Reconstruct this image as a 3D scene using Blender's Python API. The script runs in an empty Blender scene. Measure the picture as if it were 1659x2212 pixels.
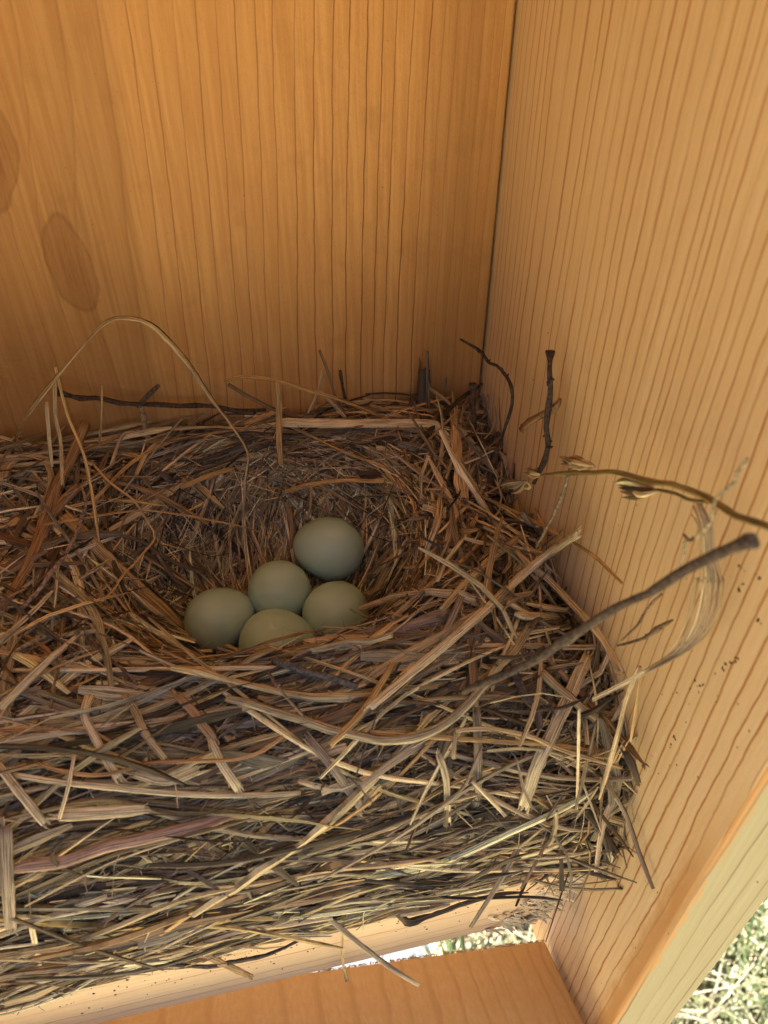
import bpy, math, random
import numpy as np
from math import radians, sin, cos, pi
from mathutils import Vector, noise as mnoise

random.seed(11); RNG = np.random.default_rng(11)
sc = bpy.context.scene
MM = 0.001

# ------------------------------------------------------------------ camera
PITCH = math.atan(1437/1660); YAW = radians(12.5)
CAM = np.array([-64.945, -72.459, 190.0])            # millimetres, floor board's top front right corner = origin
cam_d = bpy.data.cameras.new('camera'); cam = bpy.data.objects.new('camera', cam_d)
sc.collection.objects.link(cam); sc.camera = cam
cam.location = CAM*MM
cam.rotation_euler = (pi/2-PITCH, 0, -YAW)
cam_d.sensor_fit = 'VERTICAL'; cam_d.sensor_height = 36; cam_d.lens = 36*1660/2212
cam_d.clip_start = 0.005; cam_d.clip_end = 200
cam_d.dof.use_dof = True; cam_d.dof.focus_distance = 0.185; cam_d.dof.aperture_fstop = 30

# ------------------------------------------------------------------ light
SUN_EL, SUN_AZ = radians(52), radians(25)            # azimuth measured from +Y towards +X: the sun stands behind the box
SUN_POWER, SKY, EXPOSURE = 5.0, 0.05, 2.92
world = bpy.data.worlds.new('World'); sc.world = world; world.use_nodes = True
wn = world.node_tree; bg = wn.nodes['Background']
sky = wn.nodes.new('ShaderNodeTexSky'); sky.sky_type = 'NISHITA'; sky.sun_disc = False
sky.sun_elevation = SUN_EL; sky.sun_rotation = SUN_AZ; sky.dust_density = 6.0; sky.air_density = 0.6
wn.links.new(sky.outputs[0], bg.inputs[0]); bg.inputs[1].default_value = SKY
sun_d = bpy.data.lights.new('sun', 'SUN'); sun = bpy.data.objects.new('sun', sun_d); sc.collection.objects.link(sun)
sun_d.energy = SUN_POWER; sun_d.angle = radians(0.53); sun_d.color = (1, .93, .79)
sd = Vector((sin(SUN_AZ)*cos(SUN_EL), cos(SUN_AZ)*cos(SUN_EL), sin(SUN_EL)))
sun.rotation_euler = sd.to_track_quat('Z', 'Y').to_euler(); sun.location = (0.3, 1, 2)
sc.view_settings.view_transform = 'Standard'; sc.view_settings.look = 'None'
sc.view_settings.exposure = EXPOSURE; sc.view_settings.gamma = 1; sc.view_settings.use_curve_mapping = False
sc.render.engine = 'CYCLES'
sc.cycles.max_bounces = 10; sc.cycles.diffuse_bounces = 4; sc.cycles.glossy_bounces = 3
sc.cycles.use_denoising = True

# ------------------------------------------------------------------ helpers
def obj(name, me, mat=None, parent=None):
    o = bpy.data.objects.new(name, me); sc.collection.objects.link(o)
    if mat and not me.materials: me.materials.append(mat)
    if parent: o.parent = parent; o.matrix_parent_inverse.identity()
    return o
def thing(name, label, cat, loc=(0, 0, 0), group=None):
    o = bpy.data.objects.new(name, None); sc.collection.objects.link(o); o.empty_display_size = .02
    o.location = loc; o['label'] = label; o['category'] = cat
    if group: o['group'] = group
    return o
def tag(o, label, cat, group=None, kind=None):
    o['label'] = label; o['category'] = cat
    if group: o['group'] = group
    if kind: o['kind'] = kind
    return o
def mesh_np(name, V, Fq, smooth=False):
    """V (n,3) in millimetres, Fq list of faces or (m,4)/(m,3) array"""
    me = bpy.data.meshes.new(name); V = np.asarray(V, dtype=np.float32)*MM
    Fq = np.asarray(Fq, dtype=np.int32); k = Fq.shape[1]
    me.vertices.add(len(V)); me.vertices.foreach_set('co', V.ravel())
    me.loops.add(Fq.size); me.loops.foreach_set('vertex_index', Fq.ravel())
    me.polygons.add(len(Fq)); me.polygons.foreach_set('loop_start', np.arange(0, Fq.size, k, dtype=np.int32))
    me.polygons.foreach_set('loop_total', np.full(len(Fq), k, dtype=np.int32))
    me.polygons.foreach_set('use_smooth', np.full(len(Fq), smooth, dtype=bool))
    me.update(calc_edges=True); me.validate(); return me

# pixel of the 1659 x 2212 photograph -> ray, used only to read off where a straw lies ON the nest or the boards
def ray(u, v):
    dv = v-1106.; lat = u-829.5
    down = 1660*sin(PITCH)+dv*cos(PITCH); fw = 1660*cos(PITCH)-dv*sin(PITCH)
    r = np.array([fw*sin(YAW)+lat*cos(YAW), fw*cos(YAW)-lat*sin(YAW), -down])
    return r/np.linalg.norm(r)

# ------------------------------------------------------------------ node helpers
class NT:
    def __init__(s, name):
        s.m = bpy.data.materials.new(name); s.m.use_nodes = True; s.t = s.m.node_tree
        s.b = s.t.nodes['Principled BSDF']
    def n(s, typ, **kw):
        x = s.t.nodes.new(typ)
        for k, v in kw.items(): setattr(x, k, v)
        return x
    def l(s, a, b): s.t.links.new(a, b)
    def math(s, op, a, b=None, c=None, clamp=False):
        x = s.n('ShaderNodeMath', operation=op); x.use_clamp = clamp
        for i, q in enumerate((a, b, c)):
            if q is None: continue
            if isinstance(q, (int, float)): x.inputs[i].default_value = q
            else: s.l(q, x.inputs[i])
        return x.outputs[0]
    def mix(s, f, a, b, blend='MIX'):
        x = s.n('ShaderNodeMix', data_type='RGBA', blend_type=blend)
        for i, q in ((0, f), (6, a), (7, b)):
            if isinstance(q, (int, float)): x.inputs[i].default_value = q
            elif isinstance(q, tuple): x.inputs[i].default_value = (*q, 1)
            else: s.l(q, x.inputs[i])
        return x.outputs[2]
    def noise(s, vec, scale, detail=3, rough=.5, dist=0):
        x = s.n('ShaderNodeTexNoise'); x.inputs['Scale'].default_value = scale
        x.inputs['Detail'].default_value = detail; x.inputs['Roughness'].default_value = rough
        x.inputs['Distortion'].default_value = dist
        s.l(vec, x.inputs['Vector']); return x.outputs[0]
    def comb(s, x, y, z):
        c = s.n('ShaderNodeCombineXYZ')
        for i, q in enumerate((x, y, z)):
            if isinstance(q, (int, float)): c.inputs[i].default_value = q
            else: s.l(q, c.inputs[i])
        return c.outputs[0]
    def smooth(s, v, a, b):                    # smoothstep a..b -> 0..1
        x = s.n('ShaderNodeMapRange', interpolation_type='SMOOTHSTEP')
        x.inputs['From Min'].default_value = a; x.inputs['From Max'].default_value = b
        s.l(v, x.inputs['Value']); return x.outputs[0]
    def curve(s, v, pts):                      # piecewise curve through pts, x and y in 0..1
        x = s.n('ShaderNodeFloatCurve'); c = x.mapping.curves[0]
        while len(c.points) > 2: c.points.remove(c.points[1])
        c.points[0].location = pts[0]; c.points[-1].location = pts[-1]
        for p in pts[1:-1]: c.points.new(*p)
        for p in c.points: p.handle_type = 'VECTOR'
        x.mapping.extend = 'EXTRAPOLATED'; x.mapping.update(); s.l(v, x.inputs['Value']); return x.outputs[0]
    def bump(s, h, strength, dist):
        x = s.n('ShaderNodeBump'); x.inputs['Strength'].default_value = strength; x.inputs['Distance'].default_value = dist
        s.l(h, x.inputs['Height']); s.l(x.outputs[0], s.b.inputs['Normal']); return x

def wood(name, rings, light, mid, line, axis='X', skew=None, knots=(), strength=(), tone=(), linew=.10, rough=.6,
         wobble=.5, extra=None, freq_bias=0.0, quilt=0.0):
    """Plain sawn softwood: growth rings at the given positions (mm) across the board, running along the other axis."""
    T = NT(name); tc = T.n('ShaderNodeTexCoord')
    sp = T.n('ShaderNodeSeparateXYZ'); T.l(tc.outputs['Object'], sp.inputs[0])
    mm = lambda o: T.math('MULTIPLY', o, 1000.0)
    X, Y, Z = mm(sp.outputs[0]), mm(sp.outputs[1]), mm(sp.outputs[2])
    A, L = {'X': (X, Z), 'Y': (Y, Z), 'XY': (X, Y), 'ZX': (Z, X)}[axis]
    third = {'X': Y, 'Y': X, 'XY': Z, 'ZX': Y}[axis]
    wv = T.noise(T.comb(A, T.math('MULTIPLY', L, .35), third), .045, 3, .55)
    u = T.math('ADD', A, T.math('MULTIPLY', T.math('SUBTRACT', wv, .5), wobble*6))
    wv2 = T.noise(T.comb(A, T.math('MULTIPLY', L, .5), third), .35, 2, .5)
    u = T.math('ADD', u, T.math('MULTIPLY', T.math('SUBTRACT', wv2, .5), wobble*.9))
    if skew: u = skew(T, u, A, L)
    kmask = None
    for (kx, kz, ax, az, rot, push) in knots:
        dx = T.math('SUBTRACT', A, kx); dz = T.math('SUBTRACT', L, kz)
        wob = T.noise(T.comb(A, L, 3.3), .12, 2); 
        px = T.math('ADD', T.math('MULTIPLY', dx, cos(rot)), T.math('MULTIPLY', dz, sin(rot)))
        pz = T.math('SUBTRACT', T.math('MULTIPLY', dz, cos(rot)), T.math('MULTIPLY', dx, sin(rot)))
        px = T.math('ADD', px, T.math('MULTIPLY', pz, -.12))
        d = T.math('SQRT', T.math('ADD', T.math('POWER', T.math('DIVIDE', px, ax), 2), T.math('POWER', T.math('DIVIDE', pz, az), 2)))
        d = T.math('ADD', d, T.math('MULTIPLY', T.math('SUBTRACT', wob, .5), .55))
        fall = T.math('EXPONENT', T.math('MULTIPLY', T.math('POWER', d, 2), -.18))
        u = T.math('ADD', u, T.math('MULTIPLY', fall, push))
        ring_ = T.math('SUBTRACT', 1, T.smooth(T.math('ABSOLUTE', T.math('SUBTRACT', d, 1)), 0.0, .12), clamp=True)
        inside = T.math('SUBTRACT', 1, T.smooth(d, .9, 1.02))
        core_ = T.math('SUBTRACT', 1, T.smooth(d, .1, .85))
        kk = (ring_, inside, core_, d)
        kmask = (kmask or []) + [kk]
    lo, hi = rings[0], rings[-1]; n = len(rings)-1
    un = T.math('DIVIDE', T.math('SUBTRACT', u, lo), hi-lo)
    ph = T.curve(un, [((r-lo)/(hi-lo), i/n) for i, r in enumerate(rings)])
    phn = T.math('MULTIPLY', ph, n)
    f = T.math('FRACT', phn)
    # latewood: colour builds up slowly towards the ring's end and stops short
    lw = T.smooth(f, 1-linew*1.0, 1-linew*.25)
    lw2 = T.math('SUBTRACT', 1, T.smooth(f, .0, linew*.45))
    ln = T.math('MAXIMUM', lw, lw2)
    soft = T.smooth(f, .35, 1.0)
    lvar = T.noise(T.comb(T.math('MULTIPLY', T.math('FLOOR', T.math('ADD', phn, .5)), 7.31), T.math('MULTIPLY', L, .02), 0.0), 1.0, 2)
    ls = T.smooth(lvar, .22, .62)
    ls = T.math('ADD', T.math('MULTIPLY', ls, .8), .2)
    if strength:
        st = T.curve(un, [((a-lo)/(hi-lo), b) for a, b in strength]); ls = T.math('MULTIPLY', ls, st)
    fib = T.noise(T.comb(T.math('MULTIPLY', A, 7.0), T.math('MULTIPLY', L, .45), T.math('MULTIPLY', third, 7)), 1.0, 4, .6)
    fib2 = T.noise(T.comb(T.math('MULTIPLY', A, 1.1), T.math('MULTIPLY', L, .035), third), 1.0, 3, .55)
    big = T.noise(T.comb(T.math('MULTIPLY', A, .05), T.math('MULTIPLY', L, .018), third), 1.0, 2, .5)
    col = T.mix(T.smooth(fib2, .3, .7), light, mid)
    col = T.mix(T.math('MULTIPLY', soft, .45), col, mid)
    col = T.mix(T.math('MULTIPLY', T.smooth(big, .35, .7), .35), col, mid)
    if tone:
        tn = T.curve(un, [((a-lo)/(hi-lo), b) for a, b in tone])
        col = T.mix(tn, col, tuple(c*.5 for c in line), 'MIX')
    if extra: col = extra(T, col, A, L, third, fib)
    col = T.mix(T.math('MULTIPLY', ln, ls), col, line)
    col = T.mix(T.math('MULTIPLY', T.smooth(fib, .45, .75), .25), col, tuple(c*.75 for c in mid))
    speck = T.smooth(T.noise(T.comb(T.math('MULTIPLY', A, 3.2), T.math('MULTIPLY', L, 1.2), third), 1.0, 2, .8), .66, .72)
    col = T.mix(T.math('MULTIPLY', speck, .28), col, line)
    for (r_, i_, c_, d_) in (kmask or []):
        kc = T.mix(T.smooth(fib, .3, .7), (.29, .12, .033), (.40, .185, .055))
        col = T.mix(T.math('MULTIPLY', i_, .62), col, kc)
        col = T.mix(T.math('MULTIPLY', T.math('MULTIPLY', c_, T.smooth(fib2, .3, .6)), .45), col, (.20, .07, .02))
        rr = T.math('SINE', T.math('MULTIPLY', d_, 26.0))
        col = T.mix(T.math('MULTIPLY', T.math('MULTIPLY', i_, T.smooth(rr, .1, 1)), .05), col, (.20, .075, .02))
        halo = T.math('MULTIPLY', T.math('SUBTRACT', 1, T.smooth(d_, 1.0, 2.2)), T.smooth(fib2, .35, .65))
        col = T.mix(T.math('MULTIPLY', halo, .22), col, (.24, .10, .03))
        col = T.mix(T.math('MULTIPLY', r_, .42), col, (.17, .06, .018))
    T.l(col, T.b.inputs['Base Color']); T.b.inputs['Roughness'].default_value = rough
    T.b.inputs['Specular IOR Level'].default_value = .35
    h = T.math('ADD', T.math('MULTIPLY', fib, .5), T.math('MULTIPLY', ln, -.5 if linew < .12 else .35))
    if quilt:
        q = T.noise(T.comb(T.math('MULTIPLY', A, .8), T.math('MULTIPLY', L, 1.3), third), 1.0, 3, .6)
        h = T.math('ADD', h, T.math('MULTIPLY', q, quilt))
    T.bump(h, .35, .00025)
    return T.m

# ------------------------------------------------------------------ materials
def back_skew(T, u, A, L):
    s = T.n('ShaderNodeMapRange'); s.inputs['From Min'].default_value = -60; s.inputs['From Max'].default_value = 2
    s.inputs['To Min'].default_value = 4.8/76; s.inputs['To Max'].default_value = 0; T.l(A, s.inputs['Value'])
    return T.math('ADD', u, T.math('MULTIPLY', s.outputs[0], T.math('SUBTRACT', 166, L)))
back_rings = [-260, -246, -230, -219, -205, -190, -178, -166, -154, -145, -136, -128, -121, -114, -107, -100.5, -94, -87, -80.1, -74.7, -71, -66.7,
              -62.8, -58.9, -55.6, -51.7, -48.6, -44.3, -40.4, -36.5, -33.5, -29.9, -26.9, -24.3, -21.1, -17.2, -14.5, -12, -9.2, -6.4, -4.2, -2, .8, 4]
def back_extra(T, col, A, L, third, fib):
    # rub marks and a water stain of their own shape
    st = T.noise(T.comb(T.math('MULTIPLY', A, .09), T.math('MULTIPLY', L, .09), 5.0), 1.0, 3, .55)
    return T.mix(T.math('MULTIPLY', T.smooth(st, .55, .72), .22), col, (.30, .14, .04))
M_back = wood('back_wood', back_rings, (.66, .365, .128), (.535, .265, .082), (.17, .06, .016), 'X', back_skew,
              knots=[(-96.6, 120.5, 4.6, 10.2, .17, 5.0), (-105.5, 143, 4.2, 10, -.1, 2.0)],
              strength=[(-260, .2), (-80, .22), (-76, .5), (-50, .6), (-38, .8), (-31, 1.2), (-17, 1.2), (-15, .3), (4, .35)],
              tone=[(-260, .30), (-110, .30), (-95, .20), (-88, .28), (-80.1, .24), (-77, .04), (-40, 0), (-20, .05), (-15, .20), (-8, .30), (-3, .16), (4, .1)],  # left end darkened beyond its streaky grain to paint in shade
              linew=.075, wobble=.45, extra=back_extra, quilt=2.2)
side_rings = [-60, -52, -45, -40, -36, -33.4, -30.2, -26.8, -23.1, -20.6, -17.4, -14, -11, -8.3, -5.4, -2.5, .4, 2.7, 5.5, 8.2, 10.7, 13.4, 16.2,
              19.2, 21, 23.5, 27, 30, 33.8, 37.5, 41.3, 44.5, 48, 51.5, 55.2, 59.9, 62.8, 67.9, 73.6, 79.1, 82, 84.5, 87.2, 90.6, 93.4, 96, 98, 102, 110]
def side_extra(T, col, A, L, third, fib):
    n_ = T.noise(T.comb(T.math('MULTIPLY', A, .5), T.math('MULTIPLY', L, .12), 0.0), 1.0, 4, .7)
    e = T.math('ADD', A, T.math('MULTIPLY', T.math('SUBTRACT', n_, .5), 7))
    band = T.math('MULTIPLY', T.smooth(T.math('MULTIPLY', e, -1), 19.5, 25), T.smooth(T.math('SUBTRACT', 45, L), -45, 5))
    return T.mix(T.math('MULTIPLY', band, .8), col, (.50, .22, .045))
M_side = wood('side_wood', side_rings, (.76, .57, .335), (.69, .485, .255), (.40, .145, .032), 'Y', None,
              strength=[(-60, 1.1), (-3, 1), (14, .7), (20, 1.1), (31, .6), (40, .95), (52, .6), (60, 1), (70, .7), (80, .9), (110, .55)], linew=.15, wobble=.70, extra=side_extra)
def edge_extra(T, col, A, L, third, fib):
    n_ = T.noise(T.comb(T.math('MULTIPLY', A, .3), T.math('MULTIPLY', L, .10), 0.0), 1.0, 4, .7)
    e = T.math('ADD', A, T.math('MULTIPLY', T.math('SUBTRACT', n_, .5), 6))
    return T.mix(T.math('MULTIPLY', T.math('SUBTRACT', 1, T.smooth(e, 2.2, 3.4)), .85), col, (.50, .22, .045))
M_side_edge = wood('side_edge_wood', [-40, -20, -6, 2.5, 8.0, 13.0, 17.5, 24, 40], (.36, .315, .185), (.32, .265, .145), (.17, .11, .05), 'X',
                   linew=.10, wobble=.5, extra=edge_extra)
M_floor = wood('floor_wood', [-80, -60, -48, -38, -31, -26.5, -20, -16.3, -9, -2, 3, 12, 30], (.85, .65, .43), (.78, .55, .34), (.52, .28, .14), 'ZX',
               strength=[(-80, .9), (30, .9)], linew=.07, wobble=.9)
M_panel = wood('panel_wood', [-200, -180, -160, -145, -131, -118, -106, -95, -84, -76, -66, -58, -49, -43, -36, -30.5, -25, -20, -15.5, -11, -7, -3, 3, 20],
               (.76, .51, .26), (.70, .44, .195), (.46, .22, .08), 'XY', strength=[(-200, .3), (20, .3)], linew=.22, wobble=1.3, quilt=.5)

def straw_mat(name='dry_straw', bark=False):
    T = NT(name)
    a = T.n('ShaderNodeAttribute', attribute_name='col'); s = T.n('ShaderNodeAttribute', attribute_name='suv')
    sp = T.n('ShaderNodeSeparateXYZ'); T.l(s.outputs['Vector'], sp.inputs[0])
    ac, al, rd = sp.outputs
    if not bark:
        st = T.noise(T.comb(T.math('MULTIPLY', ac, 9), T.math('MULTIPLY', al, .10), T.math('MULTIPLY', rd, 91)), 1.0, 4, .65)
        bl = T.noise(T.comb(T.math('MULTIPLY', ac, 1.2), T.math('MULTIPLY', al, .35), T.math('MULTIPLY', rd, 57)), 1.0, 4, .7)
        k = T.math('ADD', T.math('MULTIPLY', T.smooth(st, .36, .62), 1.1), .27)
        c = T.mix(1.0, a.outputs['Color'], T.comb(k, k, k), 'MULTIPLY')
        c = T.mix(T.math('MULTIPLY', T.smooth(bl, .56, .72), .55), c, (.085, .055, .035))
        T.b.inputs['Roughness'].default_value = .55; h = st; amt, dist = .8, .0002
    else:
        tc = T.n('ShaderNodeTexCoord')
        st = T.noise(tc.outputs['Object'], 1500, 5, .7); bl = T.noise(T.comb(T.math('MULTIPLY', ac, 5), T.math('MULTIPLY', al, .6), rd), 1.0, 4, .7)
        k = T.math('ADD', T.math('MULTIPLY', T.smooth(st, .35, .65), 1.1), .35)
        c = T.mix(1.0, a.outputs['Color'], T.comb(k, k, k), 'MULTIPLY')
        c = T.mix(T.math('MULTIPLY', T.smooth(bl, .56, .64), .38), c, (.27, .215, .16))
        T.b.inputs['Roughness'].default_value = .75; h = T.math('ADD', T.math('MULTIPLY', st, .5), bl); amt, dist = .9, .0003
    T.b.inputs['Specular IOR Level'].default_value = .35
    T.l(c, T.b.inputs['Base Color']); T.bump(h, amt, dist)
    return T.m
M_straw = straw_mat(); M_bark = straw_mat('twig_bark', True)

def simple_mat(name, c1, c2, scale, rough=.8, bump=.3, dist=.0005):
    T = NT(name); tc = T.n('ShaderNodeTexCoord'); f = T.noise(tc.outputs['Object'], scale, 5, .65)
    T.l(T.mix(T.smooth(f, .35, .65), c1, c2), T.b.inputs['Base Color']); T.b.inputs['Roughness'].default_value = rough
    T.bump(f, bump, dist); return T.m
M_core = simple_mat('nest_core_shade', (.02, .013, .008), (.06, .038, .022), 600, .9, 1, .001)  # dark colour stands in for shade deep inside the nest
M_speck = simple_mat('dirt', (.045, .02, .01), (.16, .08, .04), 900)
M_roof = simple_mat('roof_wood', (.55, .34, .15), (.45, .26, .10), 60)

# ------------------------------------------------------------------ ground, path, grass (1.3 m below the box)
GZ = -1.30
def plane(name, x0, x1, y0, y1, z, mat):
    me = bpy.data.meshes.new(name); me.from_pydata([(x0, y0, z), (x1, y0, z), (x1, y1, z), (x0, y1, z)], [], [(0, 1, 2, 3)])
    me.materials.append(mat); return obj(name, me)
T = NT('meadow'); tc = T.n('ShaderNodeTexCoord'); nf = T.noise(tc.outputs['Object'], 9, 5, .65)
dry = T.mix(T.smooth(nf, .35, .65), (.37, .32, .19), (.55, .475, .30)); far = T.mix(T.smooth(nf, .35, .65), (.07, .075, .03), (.12, .11, .055))  # unseen far ground made dark to shape the light bounced into the box
sp_ = T.n('ShaderNodeSeparateXYZ'); T.l(tc.outputs['Object'], sp_.inputs[0])
rr_ = T.math('SQRT', T.math('ADD', T.math('POWER', sp_.outputs[0], 2), T.math('POWER', sp_.outputs[1], 2)))
edge_n = T.math('MULTIPLY', T.math('SUBTRACT', T.noise(tc.outputs['Object'], .8, 3), .5), 2.0)
T.l(T.mix(T.smooth(T.math('ADD', rr_, edge_n), 3.0, 5.0), dry, far), T.b.inputs['Base Color']); T.b.inputs['Roughness'].default_value = .95
M_ground = T.m
g = plane('ground', -60, 60, -60, 60, GZ, M_ground); g['kind'] = 'structure'
M_path = simple_mat('path_gravel', (.06, .065, .075), (.10, .105, .12), 40, .9, .4, .003)
p_ = plane('path', -2.2, .13, -1, 3, GZ+.004, M_path); p_['kind'] = 'structure'
p_.rotation_euler = (0, 0, 0)

def grass_blades():
    n = 15000
    x = RNG.uniform(.06, 1.9, n); y = RNG.uniform(-.7, 1.5, n)
    keep = (x > .13+.03*np.sin(y*17)); x, y = x[keep], y[keep]; n = len(x)
    h = RNG.uniform(.06, .24, n); lean = RNG.uniform(.2, 1.6, n); az = RNG.normal(.6, 1.1, n); w = RNG.uniform(.0015, .0055, n)
    clump = np.array([mnoise.noise(Vector((a*4, b*4, 0))) for a, b in zip(x, y)])
    V = []; C = []; 
    dx, dy = np.cos(az), np.sin(az)
    ts = [0, .35, .7, 1.0]
    for t in ts:
        r = h*lean*t**1.5; z = GZ+h*t*(1-.28*lean*t*t)
        ww = w*(1-t*.9)
        for s_ in (-1, 1):
            V.append(np.stack([x+dx*r-dy*ww*s_, y+dy*r+dx*ww*s_, np.maximum(z, GZ+.006)], 1))
    V = np.stack(V, 1).reshape(-1, 3)*1000
    base = np.arange(n)*8; F = []
    for k in range(3):
        F.append(np.stack([base+2*k, base+2*k+1, base+2*k+3, base+2*k+2], 1))
    F = np.concatenate(F)
    me = mesh_np('grass', V, F)
    green = np.clip(RNG.normal(.32, .2, n)+clump*1.3, 0, 1)[:, None]
    col = (1-green)*np.array([[.17, .15, .09]])+green*np.array([[.05, .09, .02]])
    col *= RNG.uniform(.6, 1.2, (n, 1))
    c = np.ones((n, 8, 4), dtype=np.float32); c[:, :, :3] = col[:, None, :]
    at_ = me.color_attributes.new('col', 'FLOAT_COLOR', 'POINT'); at_.data.foreach_set('color', c.ravel())
    T = NT('grass_blades'); a = T.n('ShaderNodeAttribute', attribute_name='col'); T.l(a.outputs['Color'], T.b.inputs['Base Color'])
    T.b.inputs['Roughness'].default_value = .6
    o = obj('grass', me, T.m); tag(o, 'sunlit mix of dry straw and green grass growing below the box', 'grass', kind='stuff')
grass_blades()

# ------------------------------------------------------------------ the nest box
def board(name, pts8, mat, parent, bev=.5, mats=None, faces_mat=None):
    """hexahedron from 8 corners (mm): bottom four then top four, counter-clockwise from below-front-left"""
    me = bpy.data.meshes.new(name)
    me.from_pydata([tuple(c*MM for c in p) for p in pts8], [], [(0, 3, 2, 1), (4, 5, 6, 7), (0, 1, 5, 4), (1, 2, 6, 5), (2, 3, 7, 6), (3, 0, 4, 7)])
    me.materials.append(mat)
    if mats:
        for m in mats: me.materials.append(m)
        for fi, mi in faces_mat.items(): me.polygons[fi].material_index = mi
    o = obj(name, me, None, parent)
    if bev:
        b = o.modifiers.new('bevel', 'BEVEL'); b.width = bev*MM; b.segments = 3; b.limit_method = 'NONE'
    return o
def box8(x0, x1, y0, y1, z0, z1):
    return [(x0, y0, z0), (x1, y0, z0), (x1, y1, z0), (x0, y1, z0), (x0, y0, z1), (x1, y0, z1), (x1, y1, z1), (x0, y1, z1)]
D = 100.4; WALLB = -66; TOPZ = 236
nest_box = thing('nest_box', 'open fronted wooden nest box of orange and pale ring-grained boards holding the nest', 'nest box')
board('back_board', box8(-150, .5, D, D+19, WALLB, TOPZ), M_back, nest_box, .7)
o = board('side_board', box8(1.1, 20.5, -27, D+19, WALLB, TOPZ), M_side, nest_box, .8, [M_side_edge], {2: 1, 3: 1})
o['label'] = 'pale side board with close orange growth rings'
board('side_board', box8(-150-19.5, -150.6, -27, D+19, WALLB, TOPZ), M_side, nest_box, .8)  # unseen left board, moved in close to block light and darken the left
# floor board: its right end is sawn off slanting inwards
fl = [(-150, 0, -24), (-9, 0, -24.5), (-9, D-.5, -24.5), (-150, D-.5, -24), (-150, 0, .0), (-1.0, 0, .2), (-1.0, D-.5, 0), (-150, D-.5, 0)]
board('floor_board', fl, M_floor, nest_box, .9)
# roof, unseen above the picture; front overhang lengthened to block sky light
rf = [(-182, -62, 236.5), (30, -62, 236.5), (30, 126, 236.5), (-182, 126, 236.5), (-182, -62, 254), (30, -62, 254), (30, 126, 254), (-182, 126, 254)]
board('roof_board', rf, M_roof, nest_box, .8)
# lower front panel, swung down so that its inner face shows below the floor
A_ = np.array([-.6, 2.8, -49.7]); dF = np.array([0, -24.7, 10.2]); dF = dF/np.linalg.norm(dF)
dL = np.array([-128, 8.0, 12.2]); dL = dL/np.linalg.norm(dL)
nrm = np.cross(dL, dF); nrm = nrm/np.linalg.norm(nrm); nrm *= (1 if nrm[2] > 0 else -1)
def pp(l, f, t): return tuple(A_+dL*l+dF*f-nrm*t)
T_ = 18
pl = [pp(149, 36, T_), pp(0, 36, T_), pp(0, 0, T_), pp(149, 0, T_), pp(149, 36, 0), pp(0, 36, 0), pp(0, 0, 0), pp(149, 0, 0)]
pn = board('front_panel', pl, M_panel, nest_box, .8); pn['label'] = 'orange front panel swung down below the floor board'

# ragged saw fibres: along the floor board's right end and along the panel's back edge
# ------------------------------------------------------------------ nest surface
CX0, CY0 = -58.5, 57.0
prof = np.array([(4.5, -.5), (1.0, 8), (-2, 20), (-3.2, 32), (-2.3, 45), (1.5, 56), (8, 63), (17, 67), (27, 69)])
seg = np.linalg.norm(np.diff(prof, axis=0), axis=1); SP = np.concatenate([[0], np.cumsum(seg)]); SF = SP[-1]   # s=0 at floor, SF at y=27
def sstep(a, b, v): t = np.clip((v-a)/(b-a), 0, 1); return t*t*(3-2*t)
def n2(x, y, f, o=0.0):
    return np.sin(x*f+o)*np.cos(y*f*1.3+o*2.1)+.5*np.sin(x*f*2.3+y*f*1.1+o*3)
def top_h(x, y):
    """height of the nest top for y>=27"""
    x = np.asarray(x, float); y = np.asarray(y, float)
    T = 69+6*sstep(60, 96, y)+5*sstep(-105, -150, x)*sstep(40, 90, y)-5*sstep(-25, 0, x)-(5+5*np.sin(y*.21+.5)+3*np.sin(y*.53))*sstep(-15, -1, x)*sstep(5, 25, y)*(1-sstep(80, 95, y))
    dx, dy = (x-CX0)/33.0, (y-CY0)/29.0
    r = np.sqrt(dx*dx+dy*dy)+1e-6
    lb = np.clip(-dx/r, 0, 1)*.45+np.clip(dy/r, 0, 1)*.12      # gentler slope on the left and at the back
    d = 29*(1-sstep(.68, 1.03+lb, r))
    return T-d+.9*n2(x, y, .16)
def surf(x, s):
    """point on the nest's outer surface; s runs up the front face (0..SF) then back over the top"""
    x = np.asarray(x, float); s = np.asarray(s, float)
    yf = np.interp(s, SP, prof[:, 0]); zf = np.interp(s, SP, prof[:, 1])
    yt = 27+(s-SF)
    front = s < SF
    bl = sstep(SF-8, SF, s)
    y = np.where(front, yf, yt)
    sx = 1-.11*sstep(-30, 0, x)                       # lower at the right end
    zt = top_h(x, np.maximum(y, 27))
    z = np.where(front, zf*sx*(1-bl)+zt*zf/69*bl, zt)
    y = y+np.where(front, 1.6*n2(x, s, .09, 1.0)*np.clip(s/15, 0, 1), 0)
    y = y-np.where(front, 1.0*sstep(-90, -150, x)*np.clip(s/30, 0, 1), 0)
    return np.stack([x, np.minimum(y, D-.6), z], -1)
def surf_n(x, s):
    e = .8; a = surf(x+e, s)-surf(x-e, s); b = surf(x, s+e)-surf(x, s-e)
    n = np.cross(a, b); return n/(np.linalg.norm(n, axis=-1, keepdims=True)+1e-9)
_ys = np.linspace(-6, 27, 60)
def inside(p):
    x, y, z = p
    if y > D-.5 or z < 0: return True
    if x > 0: return True
    if y >= 27: return z < float(top_h(x, y))
    zz = np.clip(z, 0, 69)
    yf = np.interp(zz, prof[:, 1], prof[:, 0])-3.0*float(sstep(-90, -150, x))
    sx = 1-.11*float(sstep(-30, 0, x))
    yf = np.interp(np.clip(z/sx, 0, 69), prof[:, 1], prof[:, 0])-3.0*float(sstep(-90, -150, x))
    return y > yf and z < 69.5
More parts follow.
